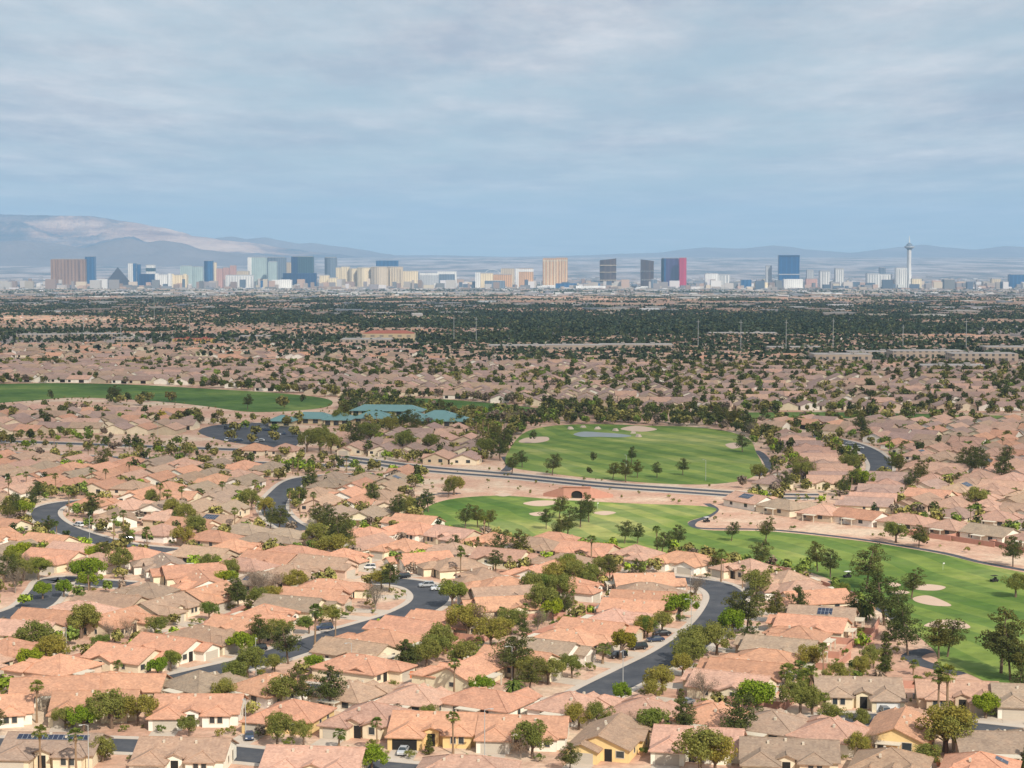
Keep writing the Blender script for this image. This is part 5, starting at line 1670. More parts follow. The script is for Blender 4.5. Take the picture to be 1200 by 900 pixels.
# pyramid
c = At(138, 313, 13500); g0 = gz(13500); ap = c.z - g0; hw = 20 / F * 13500
r = empty('pyramid_hotel', (c.x, 13500, g0), .25); tag(r, 'dark glass pyramid hotel right of the golden tower', 'pyramid')
mb = MB(); mb.add([(-hw, -hw, 0), (hw, -hw, 0), (hw, hw, 0), (-hw, hw, 0), (0, 0, ap)], [(0, 1, 4), (1, 2, 4), (2, 3, 4), (3, 0, 4)]); mb.build('glass_face', FM['pyr'], r)
mb = MB(); mb.box(-hw * 1.3, hw * 1.3, -hw - 40, -hw - 3, -2, 10); mb.build('podium', FM['tan'], r)
S = [
    (151, 160, 308, 330, 'white', 'white slab tower with blue side, right of the pyramid', dict(parts=[edge('bluegl', .35)])),
    (159.5, 165, 309, 330, 'bluegl', 'narrow blue slab beside the white slab tower', dict(D=13700)),
    (164, 182, 321, 333, 'darkbl', 'low dark blue glass block right of the pyramid', dict(D=13300, cap=False, podium=(1, 12))),
    (172, 182, 310, 333, 'white', 'short white tower above the dark blue glass block', dict(D=13800, parts=[band('teal', .72, .86)])),
    (183, 202, 321, 336, 'white', 'pale block with stepped roofline, left half of the castle-like pair', dict(D=13200, parts=[side_wings('white', .4, .2, -4)])),
    (201, 220, 321.5, 336, 'cream', 'creamy white block, right half of the pale pair', dict(D=13250, parts=[side_wings('cream', .4, .2, -4)])),
    (212, 226, 311, 330, 'pgreen', 'grey-green slab behind the creamy block', dict(D=14000)),
    (225, 238, 312, 330, 'pgreen', 'pale green slab just left of the tall blue tower', dict(D=14100)),
    (240, 250, 305, 334, 'bluegl', 'tall slim blue tower left of the reddish towers', dict(shape='bow')),
    (250, 254, 307, 334, 'cream', 'very thin tan tower beside the slim blue tower', dict(D=13900)),
    (254, 261, 314, 334, 'pink', 'red-brown stepped tower, first of the reddish group', dict()),
    (262, 269, 313, 334, 'pink', 'brick pink tower in the reddish group', dict(D=13750)),
    (270, 277, 310.5, 334, 'pink', 'tallest pink tower, rightmost of the reddish group', dict(D=13900)),
    (265, 297, 322, 336, 'white', 'broad white hotel block in front of the reddish group', dict(D=13200, parts=[stripes('grey', 10, .02)])),
    (278, 292, 317, 332, 'tan', 'tan block peeking over the broad white hotel', dict(D=13500)),
    (291, 313, 301, 332, 'pgreen', 'tall pale green tower, leftmost of the glass cluster', dict(parts=[edge('white', .2, False)])),
    (313, 335, 301, 333, 'greyb', 'tall curved blue-grey tower of the glass cluster', dict(D=13900, shape='arc')),
    (315, 325, 306, 334, 'pgreen', 'pale slim tower in front of the curved blue-grey tower', dict(D=13450)),
    (306, 320, 329, 336, 'bluegl', 'low blue glass block under the pale green tower', dict(D=13100, cap=False, podium=(1, 12))),
    (319, 342, 328, 336, 'white', 'low pale block at the foot of the glass cluster', dict(D=13050, cap=False, podium=(1, 12))),
    (336, 342, 307, 330, 'tan', 'thin tan slab between the two dark glass towers', dict(D=14000)),
    (342, 368, 300, 330, 'teal', 'twin-panelled dark teal tower over the dark blue block', dict(parts=[edge('darkbl', .3, False)], D=13700)),
    (332, 371, 320, 336, 'darkbl', 'wide deep blue glass block under the dark teal tower', dict(D=13300, cap=False, shape='bow', podium=(1, 8))),
    (381, 395, 301, 330, 'greyb', 'isolated dark slate glass tower right of the teal tower', dict(D=13700, shape='bow')),
    (375, 386, 322, 336, 'cream', 'small cream block left of the slate tower foot', dict(D=13300)),
    (385, 396, 325, 336, 'cream', 'small cream block in front of the slate tower', dict(D=13250)),
    (394, 401, 313, 336, 'cream', 'cream slim tower right of the slate tower', dict(D=13500)),
    (400, 410, 312, 336, 'cream', 'bright cream tower with pitched top', dict(D=13500)),
    (409, 419, 314, 337, 'cream', 'cream curved wing left of the tan pair', dict(D=13450, shape='arc')),
    (419, 435, 313, 337, 'cream', 'bright cream bowed tower left of the wide beige hotel', dict(D=13400, shape='bow')),
    (441, 467, 305.5, 320, 'bluegl', 'dark blue top block rising behind the wide beige hotel', dict(D=14100, cap=False, podium=(1, 8))),
    (435, 454, 312, 338, 'tan', 'left wing of the wide beige hotel', dict(D=13350, shape='bow', parts=[stripes('cream', 6, .05)])),
    (453, 472, 312, 338, 'tan', 'right wing of the wide beige hotel', dict(D=13400, shape='arc', parts=[stripes('cream', 6, .05)])),
    (472, 490, 317, 336, 'cream', 'pale yellow block right of the wide beige hotel', dict(D=13500)),
    (492, 514, 320, 335, 'grey', 'grey podium block with white roof frame, left one', dict(D=13500, parts=[band('white', .86, 1.0)])),
    (513, 535, 318, 335, 'greyb', 'blue-grey block with white roof frame, right one', dict(D=13550, parts=[band('white', .84, .99), edge('white', .08)])),
    (557, 563, 318.5, 337, 'white', 'narrow white tower left of the cream wings', dict(D=13400)),
    (562, 578, 319.5, 337, 'cream', 'cream wing block of the long resort', dict(D=13450)),
    (587, 603, 314, 333, 'tan', 'tan hotel behind the orange tan tower', dict(D=13900)),
    (578, 600, 321, 337, 'orange', 'muted orange block between cream wings', dict(D=13500)),
    (568, 592, 329, 339, 'greyb', 'low dark glass hall before the orange block', dict(D=12900, cap=False, podium=(1, 9))),
    (604, 625, 314, 337, 'orange', 'orange tan tower with white crown band', dict(D=13500, parts=[band('white', .82, .95), edge('white', .18, False)])),
    (636, 652, 302, 336, 'orange', 'tall orange tan twin tower, left one', dict(D=13500, parts=[stripes('cream', 4, .07), band('tan', .88, .93)], podium=(1.8, 24))),
    (651, 665, 301.5, 336, 'orange', 'tall orange tan twin tower, right one', dict(D=13550, parts=[stripes('cream', 4, .07), band('tan', .88, .93)])),
    (651, 676, 332, 341, 'bluegl', 'low dark teal convention hall right of the twin towers', dict(D=12900, cap=False, podium=(1, 10))),
    (683, 703, 332, 340, 'bluegl', 'small dark blue hall left of the bronze tower', dict(D=12950, cap=False, podium=(1, 10))),
    (675, 715, 335, 342, 'white', 'long white hall in front of the bronze tower', dict(D=12800, cap=False, podium=(1, 10))),
    (703, 722, 305, 335, 'bronze', 'bronze glass tower with sloping roof and pale bands', dict(D=13600, shape='arc', slope=14, cap=False, parts=[band('cream', .30, .315), band('cream', .58, .592), band('cream', .82, .835)], podium=(1.6, 16))),
    (751, 766, 304, 335, 'bronze', 'second bronze tower, darker, left of the red and blue one', dict(D=13600, shape='arc', slope=-12, cap=False, parts=[band('grey', .60, .61), band('grey', .3, .312)], podium=(1.8, 16))),
    (763, 770, 327, 341, 'greyb', 'small slate tower in front of the darker bronze tower', dict(D=12900)),
    (775, 798, 302, 335, 'purple', 'wide dark blue-violet tower with red right side', dict(D=13600, depth=50, parts=[edge('red', .12, False), edge('royal', .2, False), edge('red', .14)], podium=(1.8, 14))),
    (796, 804, 301.5, 335, 'magenta', 'bright magenta slab on the end of the blue-violet tower', dict(D=13500)),
    (826, 841, 320, 336, 'white', 'bright white hotel block left of centre right', dict(D=13500, podium=(1.4, 12))),
    (840, 855, 321, 336, 'grey', 'white-grey ribbed hotel beside the bright white block', dict(D=13550, parts=[stripes('white', 4, .08)])),
    (868, 880, 327, 338, 'bluegl', 'small blue glass block left of the slim grey tower', dict(D=13100)),
    (884, 904, 331, 339, 'cream', 'low beige hall below the slim grey tower', dict(D=12900, cap=False, podium=(1, 9))),
    (897, 904, 311, 334, 'grey', 'slim grey tower left of the big blue tower', dict(D=13700)),
    (912, 936, 299, 333, 'royal', 'big royal blue glass tower with pale low band', dict(D=13600, depth=55, cap=False, parts=[band('grey', .42, .445), band('darkbl', .95, .985)])),
    (918, 940, 327, 337, 'white', 'white podium hall of the big blue tower', dict(D=13100, cap=False, podium=(1, 12))),
    (945, 953, 316, 336, 'grey', 'small grey tower, first of the right grey trio', dict(D=13700)),
    (944, 957, 326, 337, 'pink', 'low pinkish block below the right grey trio', dict(D=13300)),
    (960, 972, 317, 337, 'grey', 'grey ribbed tower, second of the right grey trio', dict(D=13400, parts=[stripes('white', 4, .1)])),
    (978, 988, 314, 337, 'grey', 'grey ribbed tower, third and tallest of the right trio', dict(D=13500, parts=[stripes('white', 4, .1)])),
    (1015, 1030, 320, 338, 'grey', 'pale ribbed slab, left half of the broad pair', dict(D=13400, parts=[stripes('white', 5, .08)])),
    (1029.5, 1045, 321, 338, 'white', 'pale ribbed slab, right half of the broad pair', dict(D=13450, parts=[stripes('grey', 5, .05)])),
    (1030, 1037, 313, 325, 'greyb', 'small dark tower behind the broad pale pair', dict(D=14100)),
    (1049, 1062, 313.5, 339, 'white', 'white ribbed tower left of the needle tower', dict(D=13400, parts=[stripes('grey', 5, .06)])),
    (1068, 1079, 326, 341, 'cream', 'cream block at the right foot of the needle tower', dict(D=13200)),
    (1082, 1088, 335, 342, 'cream', 'tiny cream block right of the needle tower', dict(D=13100)),
    (1161, 1172, 326, 341, 'tan', 'beige mid-rise near the right edge', dict(D=13200)),
    (1182, 1203, 321, 336, 'bluegl', 'blue glass mid-rise cut by the right edge', dict(D=13400)),
]
for (a, b_, tp, bs, mt_, lab, kw) in S: tower(a, b_, tp, bs, mt_, lab, **kw)
# needle tower
D = 13500; c = At(1065, 330, D); g0 = gz(D); zz = lambda py: At(1065, py, D).z - g0
r = empty('observation_tower', (c.x, D, g0)); tag(r, 'white observation needle tower with round pod and spire', 'tower')
mb = MB(); H = zz(291.5)
for k in range(3):
    a = k * 2.094 + .5
    mb.tube([(math.cos(a) * 24, math.sin(a) * 24, -5), (math.cos(a) * 13, math.sin(a) * 13, H * .3), (math.cos(a) * 8.5, math.sin(a) * 8.5, H * .65), (math.cos(a) * 10, math.sin(a) * 10, H)], [12, 9.5, 7.5, 8], 8)
mb.tube([(0, 0, -5), (0, 0, H)], 12.5, 10); mb.build('shaft', FM['white'], r)
mb = MB(); z = H - 6
prof = [(14, -6), (21, 6), (36, 14), (38, 20), (36, 26), (24, 30), (21, 40), (15, 44), (8, 52)]
mb.tube([(0, 0, z + q[1]) for q in prof], [q[0] for q in prof], 20); mb.build('pod', FM['greyb'], r)
mb = MB(); mb.tube([(0, 0, z + 17.5), (0, 0, z + 21)], 38.6, 20); mb.build('pod_rim', M['white'], r)
mb = MB(); mb.tube([(0, 0, z + 47), (0, 0, zz(281)), (0, 0, zz(276.5))], [5, 3.4, 1.6], 6); mb.build('spire', M['white'], r)
# observation wheel
c = At(577, 322, 13800); g0 = gz(13800)
r = empty('ferris_ride', (c.x, 13800, g0), .1); tag(r, 'pale thin giant wheel rising behind the cream hotels', 'ferris wheel')
mb = MB(); hub = c.z - g0; RR_ = 72; hub = 78
mb.tube([(math.cos(k / 36 * 6.2832) * RR_, 0, hub + math.sin(k / 36 * 6.2832) * RR_) for k in range(37)], 1.6, 5); mb.build('rim', M['white'], r)
for k in range(10):
    a = k * .628
    mb = MB(); mb.tube([(0, 0, hub), (math.cos(a) * RR_, 0, hub + math.sin(a) * RR_)], .5, 4); mb.build('spoke', M['white'], r)
for s in (-1, 1):
    mb = MB(); mb.tube([(s * 36, -14, -3), (0, -4, hub)], [3, 2], 6); mb.build('leg', M['white'], r)

# ------------------------------------------------------------------ mountains
m, nt, out = newmat('mountain_rock'); t = NT(nt)
tc = t.n('ShaderNodeTexCoord').outputs['Object']
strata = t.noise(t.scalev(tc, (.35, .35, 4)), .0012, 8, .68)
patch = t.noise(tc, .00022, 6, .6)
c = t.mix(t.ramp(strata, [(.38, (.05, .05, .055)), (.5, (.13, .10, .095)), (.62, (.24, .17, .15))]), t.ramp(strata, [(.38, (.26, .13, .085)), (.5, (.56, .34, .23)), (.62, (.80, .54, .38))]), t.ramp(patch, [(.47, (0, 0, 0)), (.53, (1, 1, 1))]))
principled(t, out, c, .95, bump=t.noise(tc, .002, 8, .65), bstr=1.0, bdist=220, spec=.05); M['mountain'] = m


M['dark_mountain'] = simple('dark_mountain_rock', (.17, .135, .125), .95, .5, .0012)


def mountains(name, prof, D, depth, label, seed, rough=1.0):
    prof = sorted(prof)
    nu, nv = 420, 60
    def top(px):
        for (a, ya), (b, yb) in zip(prof, prof[1:]):
            if a <= px <= b:
                u = (px - a) / (b - a); u = u * u * (3 - 2 * u) * .5 + u * .5
                return ya + (yb - ya) * u
        return prof[0][1] if px < prof[0][0] else prof[-1][1]
    V_ = []; x0p, x1p = prof[0][0], prof[-1][0]
    for j in range(nv):
        v = j / (nv - 1)
        for i in range(nu):
            px = x0p + (x1p - x0p) * i / (nu - 1)
            base = gz(D) - 12
            ht = At(px, top(px), D + depth * .6).z - base
            y = D + depth * v
            x = (px - 600) / F * (D + depth * .6) * (.86 + .14 * v / .6 if v < .6 else 1.0)
            pr = (v / .6) ** 1.35 if v < .6 else max(0, 1 - (v - .6) / .4)
            nz = noise.fractal(Vector((x / 1500 + seed, y / 1300, 0)), .8, 2.1, 7)
            rd = 1 - abs(noise.noise(Vector((x / 1500 + seed, y / 4200, 1.5)))) * 2
            hh = ht * pr * (1 + (.55 * nz + .35 * (rd - .5)) * (1 - pr ** 6) * rough) * (1 if v not in (0, 1) else 0)
            hh = min(hh, ht * (.96 + .04 * nz))
            V_.append((x, y, base + max(0, hh)))
    F_ = [(j * nu + i, j * nu + i + 1, (j + 1) * nu + i + 1, (j + 1) * nu + i) for j in range(nv - 1) for i in range(nu - 1)]
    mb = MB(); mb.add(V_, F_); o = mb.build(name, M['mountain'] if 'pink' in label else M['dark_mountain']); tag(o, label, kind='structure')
    for p in o.data.polygons: p.use_smooth = True


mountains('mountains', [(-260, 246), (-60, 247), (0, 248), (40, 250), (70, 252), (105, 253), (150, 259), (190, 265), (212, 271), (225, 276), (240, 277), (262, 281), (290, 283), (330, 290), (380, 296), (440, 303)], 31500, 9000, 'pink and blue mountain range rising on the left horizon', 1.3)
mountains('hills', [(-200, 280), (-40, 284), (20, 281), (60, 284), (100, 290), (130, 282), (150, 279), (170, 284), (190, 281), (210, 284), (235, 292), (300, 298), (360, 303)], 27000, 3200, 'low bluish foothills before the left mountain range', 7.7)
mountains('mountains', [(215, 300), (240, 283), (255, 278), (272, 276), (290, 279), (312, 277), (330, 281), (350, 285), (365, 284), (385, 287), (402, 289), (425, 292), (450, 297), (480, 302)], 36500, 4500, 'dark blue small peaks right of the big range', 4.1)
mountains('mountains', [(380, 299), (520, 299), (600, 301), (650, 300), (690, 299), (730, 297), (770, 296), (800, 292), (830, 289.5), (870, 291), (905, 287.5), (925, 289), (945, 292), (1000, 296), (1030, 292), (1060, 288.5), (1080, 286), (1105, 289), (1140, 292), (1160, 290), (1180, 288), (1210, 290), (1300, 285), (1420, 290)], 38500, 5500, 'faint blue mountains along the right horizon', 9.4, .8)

# ------------------------------------------------------------------ clubhouse
M['tealroof'] = simple('teal_metal_roof', (.13, .245, .24), .5, .12, .3)
M['clubwall'] = simple('club_wall', (.6, .5, .32), .8, .1, .2)
p = P(440, 497)
r = empty('clubhouse', (p.x, p.y, p.z), math.radians(-8)); tag(r, 'long cream clubhouse under hipped teal metal roofs', 'clubhouse')
for (cx_, cy_, lx, ly, e, ax) in ((-38, 2, 24, 13, 3.2, 'x'), (-20, -6, 15, 18, 3.6, 'y'), (3, 22, 42, 13, 6.5, 'x'), (-2, 7, 22, 15, 3.4, 'x'), (20, 4, 16, 22, 4.0, 'y'), (42, -4, 30, 14, 3.4, 'x'), (36, 12, 18, 12, 4.6, 'x'), (-52, -14, 14, 12, 3.0, 'x')):
    b = MB(); roof_block(b, cx_, cy_, lx, ly, ax, e, (True, True), 1.2, p=.42); b.build('roof', M['tealroof'], r)
    b = MB(); b.box(cx_ - lx / 2, cx_ + lx / 2, cy_ - ly / 2, cy_ + ly / 2, -.1, e + .2); b.build('wall', M['clubwall'], r)
    b = MB(); n = max(2, int(lx / 5))
    for k in range(n):
        x = cx_ - lx / 2 + (k + .5) * lx / n
        b.box(x - 1.5, x + 1.5, cy_ - ly / 2 - .12, cy_ - ly / 2 - .03, max(.4, e - 3.2), e - .5)
    b.build('window', M['glass'], r)
# gazebo
p = P(832, 481); r = empty('gazebo', (p.x, p.y, p.z)); tag(r, 'small open shelter with pale hipped roof beyond the pond', 'gazebo')
b = MB(); roof_block(b, 0, 0, 14, 9, 'x', 3.2, (True, True), .8); o = b.build('roof', M['roof'], r); o.color = (.45, .36, .3, 1)
for sx in (-1, 1):
    for sy in (-1, 1):
        b = MB(); b.box(sx * 6.5 - .3, sx * 6.5 + .3, sy * 4 - .3, sy * 4 + .3, 0, 3.2); b.build('post', M['clubwall'], r)
# underpass
p = P(676, 584); r = empty('underpass', (p.x, p.y, p.z), math.radians(-8)); tag(r, 'salmon portal wall with dark arched underpass below the road', 'underpass')
b = MB(); w2, hh, a = 5.5, 4.6, 2.3
arc = [(math.cos(math.pi * k / 10) * a, 1.6 + math.sin(math.pi * k / 10) * 1.5) for k in range(11)]
outer = [(w2, -.1), (w2, hh), (-w2, hh), (-w2, -.1)]
vs = [(a, 0, -.1)] + [(x, 0, z) for x, z in arc] + [(-a, 0, -.1)]
top = [(x, 0, hh) for x, _, _ in vs]
n = len(vs)
b.add(vs + top, [(i, i + 1, n + i + 1, n + i) for i in range(n - 1)])
b.add([(a, 0, -.1), (w2, 0, -.1), (w2, 0, hh), (a, 0, hh)], [(0, 1, 2, 3)]); b.add([(-w2, 0, -.1), (-a, 0, -.1), (-a, 0, hh), (-w2, 0, hh)], [(0, 1, 2, 3)])
b.box(-w2, w2, 2.5, 3, 3.2, hh - .01); b.box(-w2 - .3, w2 + .3, -.4, .6, hh, hh + .35, 0, True)
b.build('portal_wall', M['blockwall'], r)
b = MB(); b.add([(x * 1.02, .6, z) for x, _, z in vs], [tuple(range(n))]); b.build('tunnel_shade', M['dark'], r)  # flat dark sheet behind the arch paints the shade of the passage
for s in (-1, 1):
    b = MB()
    b.add([(s * w2, 0, 0), (s * (w2 + 9), 5, 0), (s * (w2 + 9), 5, 1.2), (s * w2, 0, hh), (s * w2, .4, 0), (s * (w2 + 9), 5.4, 0), (s * (w2 + 9), 5.4, 1.2), (s * w2, .4, hh)], [(0, 1, 2, 3), (7, 6, 5, 4), (3, 2, 6, 7)])
    b.build('wing_wall', M['blockwall'], r)
# pond rocks
for i, (px, py) in enumerate([(668, 503), (684, 501), (700, 503), (722, 505), (742, 508), (748, 512)]):
    p = P(px, py); rr = random.Random(i)
    b = MB()
    pts = [(math.cos(a) * rr.uniform(1.4, 2.6), math.sin(a) * rr.uniform(1.0, 2), rr.uniform(-.2, .2)) for a in [k * .785 for k in range(8)]]
    tp_ = [(x * .55, y * .55, rr.uniform(.9, 1.7)) for x, y, z in pts]
    b.add(pts + tp_, [(k, (k + 1) % 8, 8 + (k + 1) % 8, 8 + k) for k in range(8)] + [tuple(range(8, 16))])
    o = b.build('boulder', M['rock'], None, (p.x, p.y, 0)); tag(o, 'pale boulder on the pond bank, %s from left' % ORD(i + 1), 'boulder', 'boulders around the pond')

# ------------------------------------------------------------------ cars, carts, lamps, shed
def car_meshes(suv=False):
    L, W, H = (4.7, 1.85, 1.72) if suv else (4.6, 1.8, 1.43)
    prof = [(-L / 2, .35), (-L / 2, .78), (-L / 2 + .15, .9), (-1.25, 1.0), (-1.2, 1.0), (1.5, 1.02), (L / 2 - .1, .95), (L / 2, .7), (L / 2, .35)]
    b = MB()
    def loft(pr, w0, w1=None, m=0, mb=b):
        w1 = w1 or w0; n = len(pr)
        vs = [(x, -w0 * (.93 if i in (0, n - 1) else 1), z) for i, (x, z) in enumerate(pr)] + [(x, w0 * (.93 if i in (0, n - 1) else 1), z) for i, (x, z) in enumerate(pr)]
        mb.add(vs, [(i, i + 1, n + i + 1, n + i) for i in range(n - 1)] + [tuple(range(n - 1, -1, -1)), tuple(range(n, 2 * n))] + [(n - 1, 0, n, 2 * n - 1)], m)
    loft(prof, W / 2)
    x0, x1, x2, x3 = (-1.3, -.55, 1.95, 2.25) if suv else (-1.15, -.35, 1.15, 1.85)
    cab = MB(); r_ = W / 2 - .05; rt = W / 2 - .25
    vs = [(x0, -r_, .98), (x3, -r_, .98), (x2, -rt, H - .03), (x1, -rt, H - .03), (x0, r_, .98), (x3, r_, .98), (x2, rt, H - .03), (x1, rt, H - .03)]
    cab.add(vs, [(0, 1, 2, 3), (5, 4, 7, 6), (4, 0, 3, 7), (1, 5, 6, 2)])
    b.add([(x1 - .05, -rt - .02, H - .03), (x2 + .05, -rt - .02, H - .03), (x2 + .05, rt + .02, H - .03), (x1 - .05, rt + .02, H - .03), (x1 + .1, -rt + .1, H), (x2 - .1, -rt + .1, H), (x2 - .1, rt - .1, H), (x1 + .1, rt - .1, H)],
          [(0, 1, 5, 4), (1, 2, 6, 5), (2, 3, 7, 6), (3, 0, 4, 7), (4, 5, 6, 7)])
    for s in (-1, 1):   # pillars
        for xa, xb in ((x0, x1), ((x0 + x3) / 2, (x1 + x2) / 2), (x3, x2)):
            b.tube([(xa, s * r_, .98), (xb, s * rt, H - .03)], .05, 4)
    wh = []
    for sx in (-1.42, 1.38):
        for s in (-1, 1):
            w_ = MB(); w_.tube([(sx, s * (W / 2 - .2), .33), (sx, s * (W / 2 + .02), .33)], .33, 14); w_.f.append(tuple(range(13, -1, -1))); w_.m.append(0)
            w_.tube([(sx, s * (W / 2 - .1), .33), (sx, s * (W / 2 + .03), .33)], .19, 10, 1)
            wh.append(w_.mesh('wheel', [M['tyre'], M['metal']]))
    hl = MB()
    for s in (-1, 1): hl.box(-L / 2 - .02, -L / 2 + .1, s * .62 - .2, s * .62 + .2, .62, .8, 0, True)
    return b.mesh('body', [M['car']]), cab.mesh('window', [M['glass']]), wh, hl.mesh('headlight', [M['white']])


CM = {False: car_meshes(False), True: car_meshes(True)}
CC = {'black': (.015, .016, .02), 'white': (.75, .75, .74), 'grey': (.2, .21, .22), 'silver': (.45, .46, .47), 'navy': (.03, .05, .1)}
for px, py, rot, suv, col, lab in [
    (1038, 838, 95, True, 'grey', 'grey SUV parked before the white garage door'), (1036, 847, 160, False, 'silver', 'silver car behind the grey SUV, half hidden by a roof'),
    (724, 771, 20, True, 'black', 'black SUV on a driveway beside the yellow tree'), (748, 761, 20, True, 'black', 'black SUV, second up the wide curved street'), (768, 752, 15, False, 'navy', 'dark car beside trees on the wide curved street'), (776, 745, 15, False, 'black', 'black car topmost of the driveway cars by the curved street'),
    (302, 763, 20, True, 'black', 'black SUV beside the lime tree on the left street'), (292, 866, 100, False, 'navy', 'dark sedan on the driveway of the yellow house'), (92, 617, -40, True, 'white', 'white SUV driving through the C-shaped bend'),
    (118, 622, 20, False, 'silver', 'silver car parked inside the C-shaped bend'), (150, 633, 20, False, 'silver', 'silver car under palms past the C-shaped bend'), (181, 602, 0, False, 'white', 'white car by the fan palms above the bend'),
    (432, 667, 0, True, 'white', 'white van-like SUV above the tight bend'), (472, 678, 20, True, 'black', 'black SUV above the tight bend'), (514, 692, 10, False, 'white', 'white car beside the tight bend'), (500, 688, 10, True, 'silver', 'silver SUV beside the tight bend'),
    (380, 738, 20, True, 'navy', 'dark SUV by the palms on the left street'), (882, 693, 0, True, 'black', 'black SUV under palms at the curved street top'), (803, 826, 40, False, 'grey', 'grey car beside the beige rear wall'), (193, 800, 10, False, 'black', 'black car at the lower left street corner'),
    (1007, 526, 160, True, 'white', 'white SUV on the grey street'), (996, 521, 160, False, 'silver', 'silver car on the grey street'), (470, 872, 98, False, 'silver', 'silver car inside the dark open garage')]:
    p = P(px, py)
    if 'open garage' in lab:
        hh_ = [h for h in IND if h.get('open_garage')][0]
        gx, gy, gw, gh = TY[(hh_['kind'], hh_['mir'])].gpos
        c_, s_ = math.cos(hh_['rot']), math.sin(hh_['rot'])
        p = Vector((hh_['x'] + gx * c_ - (gy - 2.8) * s_, hh_['y'] + gx * s_ + (gy - 2.8) * c_, 0)); lab = 'silver car before the dark open garage'; rot = 90 + math.degrees(hh_['rot'])
    b, g2, wh, hl = CM[suv]
    r = empty('parked_car', (p.x, p.y, .09), math.radians(rot)); tag(r, lab, 'car', 'cars parked along streets and driveways')
    bo = put('body', b, r, CC[col]); put('window', g2, r)
    for w_ in wh: put('wheel', w_, r)
    put('headlight', hl, r)
# car park cars
k = 0
for i in range(26):
    px = RS.uniform(262, 345); py = RS.uniform(500, 520)
    p = P(px, py)
    if not pt_in(park_w, p.x, p.y): continue
    k += 1
    col = RS.choice(list(CC)); suv = RS.random() < .5
    b, g2, wh, hl = CM[suv]
    r = empty('parked_car', (p.x, p.y, .05), RS.choice([0.1, 1.6])); tag(r, 'small %s car in the clubhouse car park, at photo x %d' % (col, px), 'car', 'cars in the clubhouse car park')
    r['label'] = '%s %s in the car park, about %s from its left end' % (col, 'SUV' if suv else 'sedan', ORD(1 + int((px - 262) / 83 * 26)))
    put('body', b, r, CC[col]); put('window', g2, r)
# golf carts
for px, py, lab in ((1165, 682, 'dark golf cart on the open right fairway'), (993, 677, 'blue-white golf cart near the pines'), (509, 613, 'golf cart at the left end of the lower fairway'), (828, 612, 'pair of white golf cart by the gravel strip')):
    p = P(px, py); r = empty('golf_cart', (p.x, p.y, .06), .4); tag(r, lab.replace('pair of ', ''), 'golf cart', 'golf carts on the course')
    b = MB(); b.box(-1.2, 1.2, -.6, .6, .3, .75, 0, True); b.box(-.2, .5, -.55, .55, .75, 1.0); b.box(.4, .55, -.55, .55, .75, 1.45); b.build('body', M['dark'], r)
    b = MB(); b.box(-.95, .95, -.65, .65, 1.85, 1.95, 0, True); b.build('roof', M['white'] if px != 1165 else M['dark'], r)
    b = MB()
    for sx in (-.85, .85):
        for s in (-.55, .55): b.tube([(sx, s, .7), (sx, s, 1.86)], .03, 4)
    b.build('frame', M['metal'], r)
    for sx in (-.8, .8):
        for s in (-1, 1):
            b = MB(); b.tube([(sx, s * .45, .22), (sx, s * .62, .22)], .24, 10); b.build('wheel', M['tyre'], r)
# street lamps
for px, py, h, lab in ((300, 791, 9, 'grey street lamp beside the left street'), (288, 866, 8.5, 'grey street lamp before the yellow hip-roofed house'), (104, 903, 9, 'grey street lamp before the bottom left house'),
                       (568, 893, 10.5, 'dark street lamp standing between two driveways'), (730, 808, 9, 'pale street lamp at the curved street corner'), (600, 797, 8, 'grey street lamp before the solar-panelled orange roof'),
                       (810, 742, 9, 'street lamp at the kerb inside the curved street'), (809, 700, 8, 'wooden-brown pole near the top of the curved street'), (412, 790, 7.5, 'grey street lamp beside the shed house'), (78, 775, 8.5, 'grey street lamp by the dark olive trees'),
                       (105, 632, 8, 'street lamp beyond the C-shaped bend'), (734, 557, 9, 'pale lamp pole on the upper fairway edge'), (358, 532, 9, 'street lamp near the car park'), (185, 512, 9, 'street lamp left of the car park'), (827, 563, 9, 'lamp pole right side of the upper fairway'), (1033, 800, 0, '')):
    if not h: continue
    p = P(px, py); r = empty('street_lamp', (p.x, p.y, 0), RS.uniform(0, 6)); tag(r, lab, 'street lamp', 'street lamps of the suburb')
    b = MB(); b.tube([(0, 0, 0), (0, 0, .5), (0, 0, h)], [.14, .1, .07], 7); b.build('pole', M['pole'], r)
    b = MB(); b.tube([(0, 0, h - .1), (.7, 0, h + .15), (1.3, 0, h + .15)], .05, 5); b.build('arm', M['pole'], r)
    b = MB(); b.box(1.1, 1.75, -.16, .16, h + .02, h + .18, 0, True); b.build('lamp_head', M['pole'], r)
# white shed and orange wall
p = P(440, 783); r = empty('garden_shed', (p.x, p.y, 0), math.radians(25)); tag(r, 'white garden shed with pale roof behind the orange wall', 'shed')
b = MB(); b.box(-2.4, 2.4, -1.6, 1.6, 0, 2.7); b.build('wall', M['white'], r)
b = MB(); roof_block(b, 0, 0, 4.8, 3.2, 'x', 2.7, (False, False), .25); o = b.build('roof', M['roof'], r); o.color = (.6, .5, .36, 1)
b = MB(); b.box(-.9, .9, -1.68, -1.62, .05, 2.1); b.build('door', M['garage'], r)
M['orangewall'] = simple('orange_block_wall', (.6, .2, .09), .9, .12, .6)
for a, b_, lab in (((422, 793), (486, 795), 'bright orange block wall before the white shed'), ((1130, 905), (1190, 897), 'orange block wall at the lower right corner'), ((1090, 876), (1102, 905), 'orange garden wall between two lower right roofs')):
    A, B = P(*a), P(*b_); L = (B - A).length; an = math.atan2(B.y - A.y, B.x - A.x)
    b = MB(); b.box(0, L, -.1, .1, 0, 1.7); o = b.build('garden_wall', M['orangewall'], None, A); o.rotation_euler = (0, 0, an); tag(o, lab, 'wall', 'bright orange garden walls')
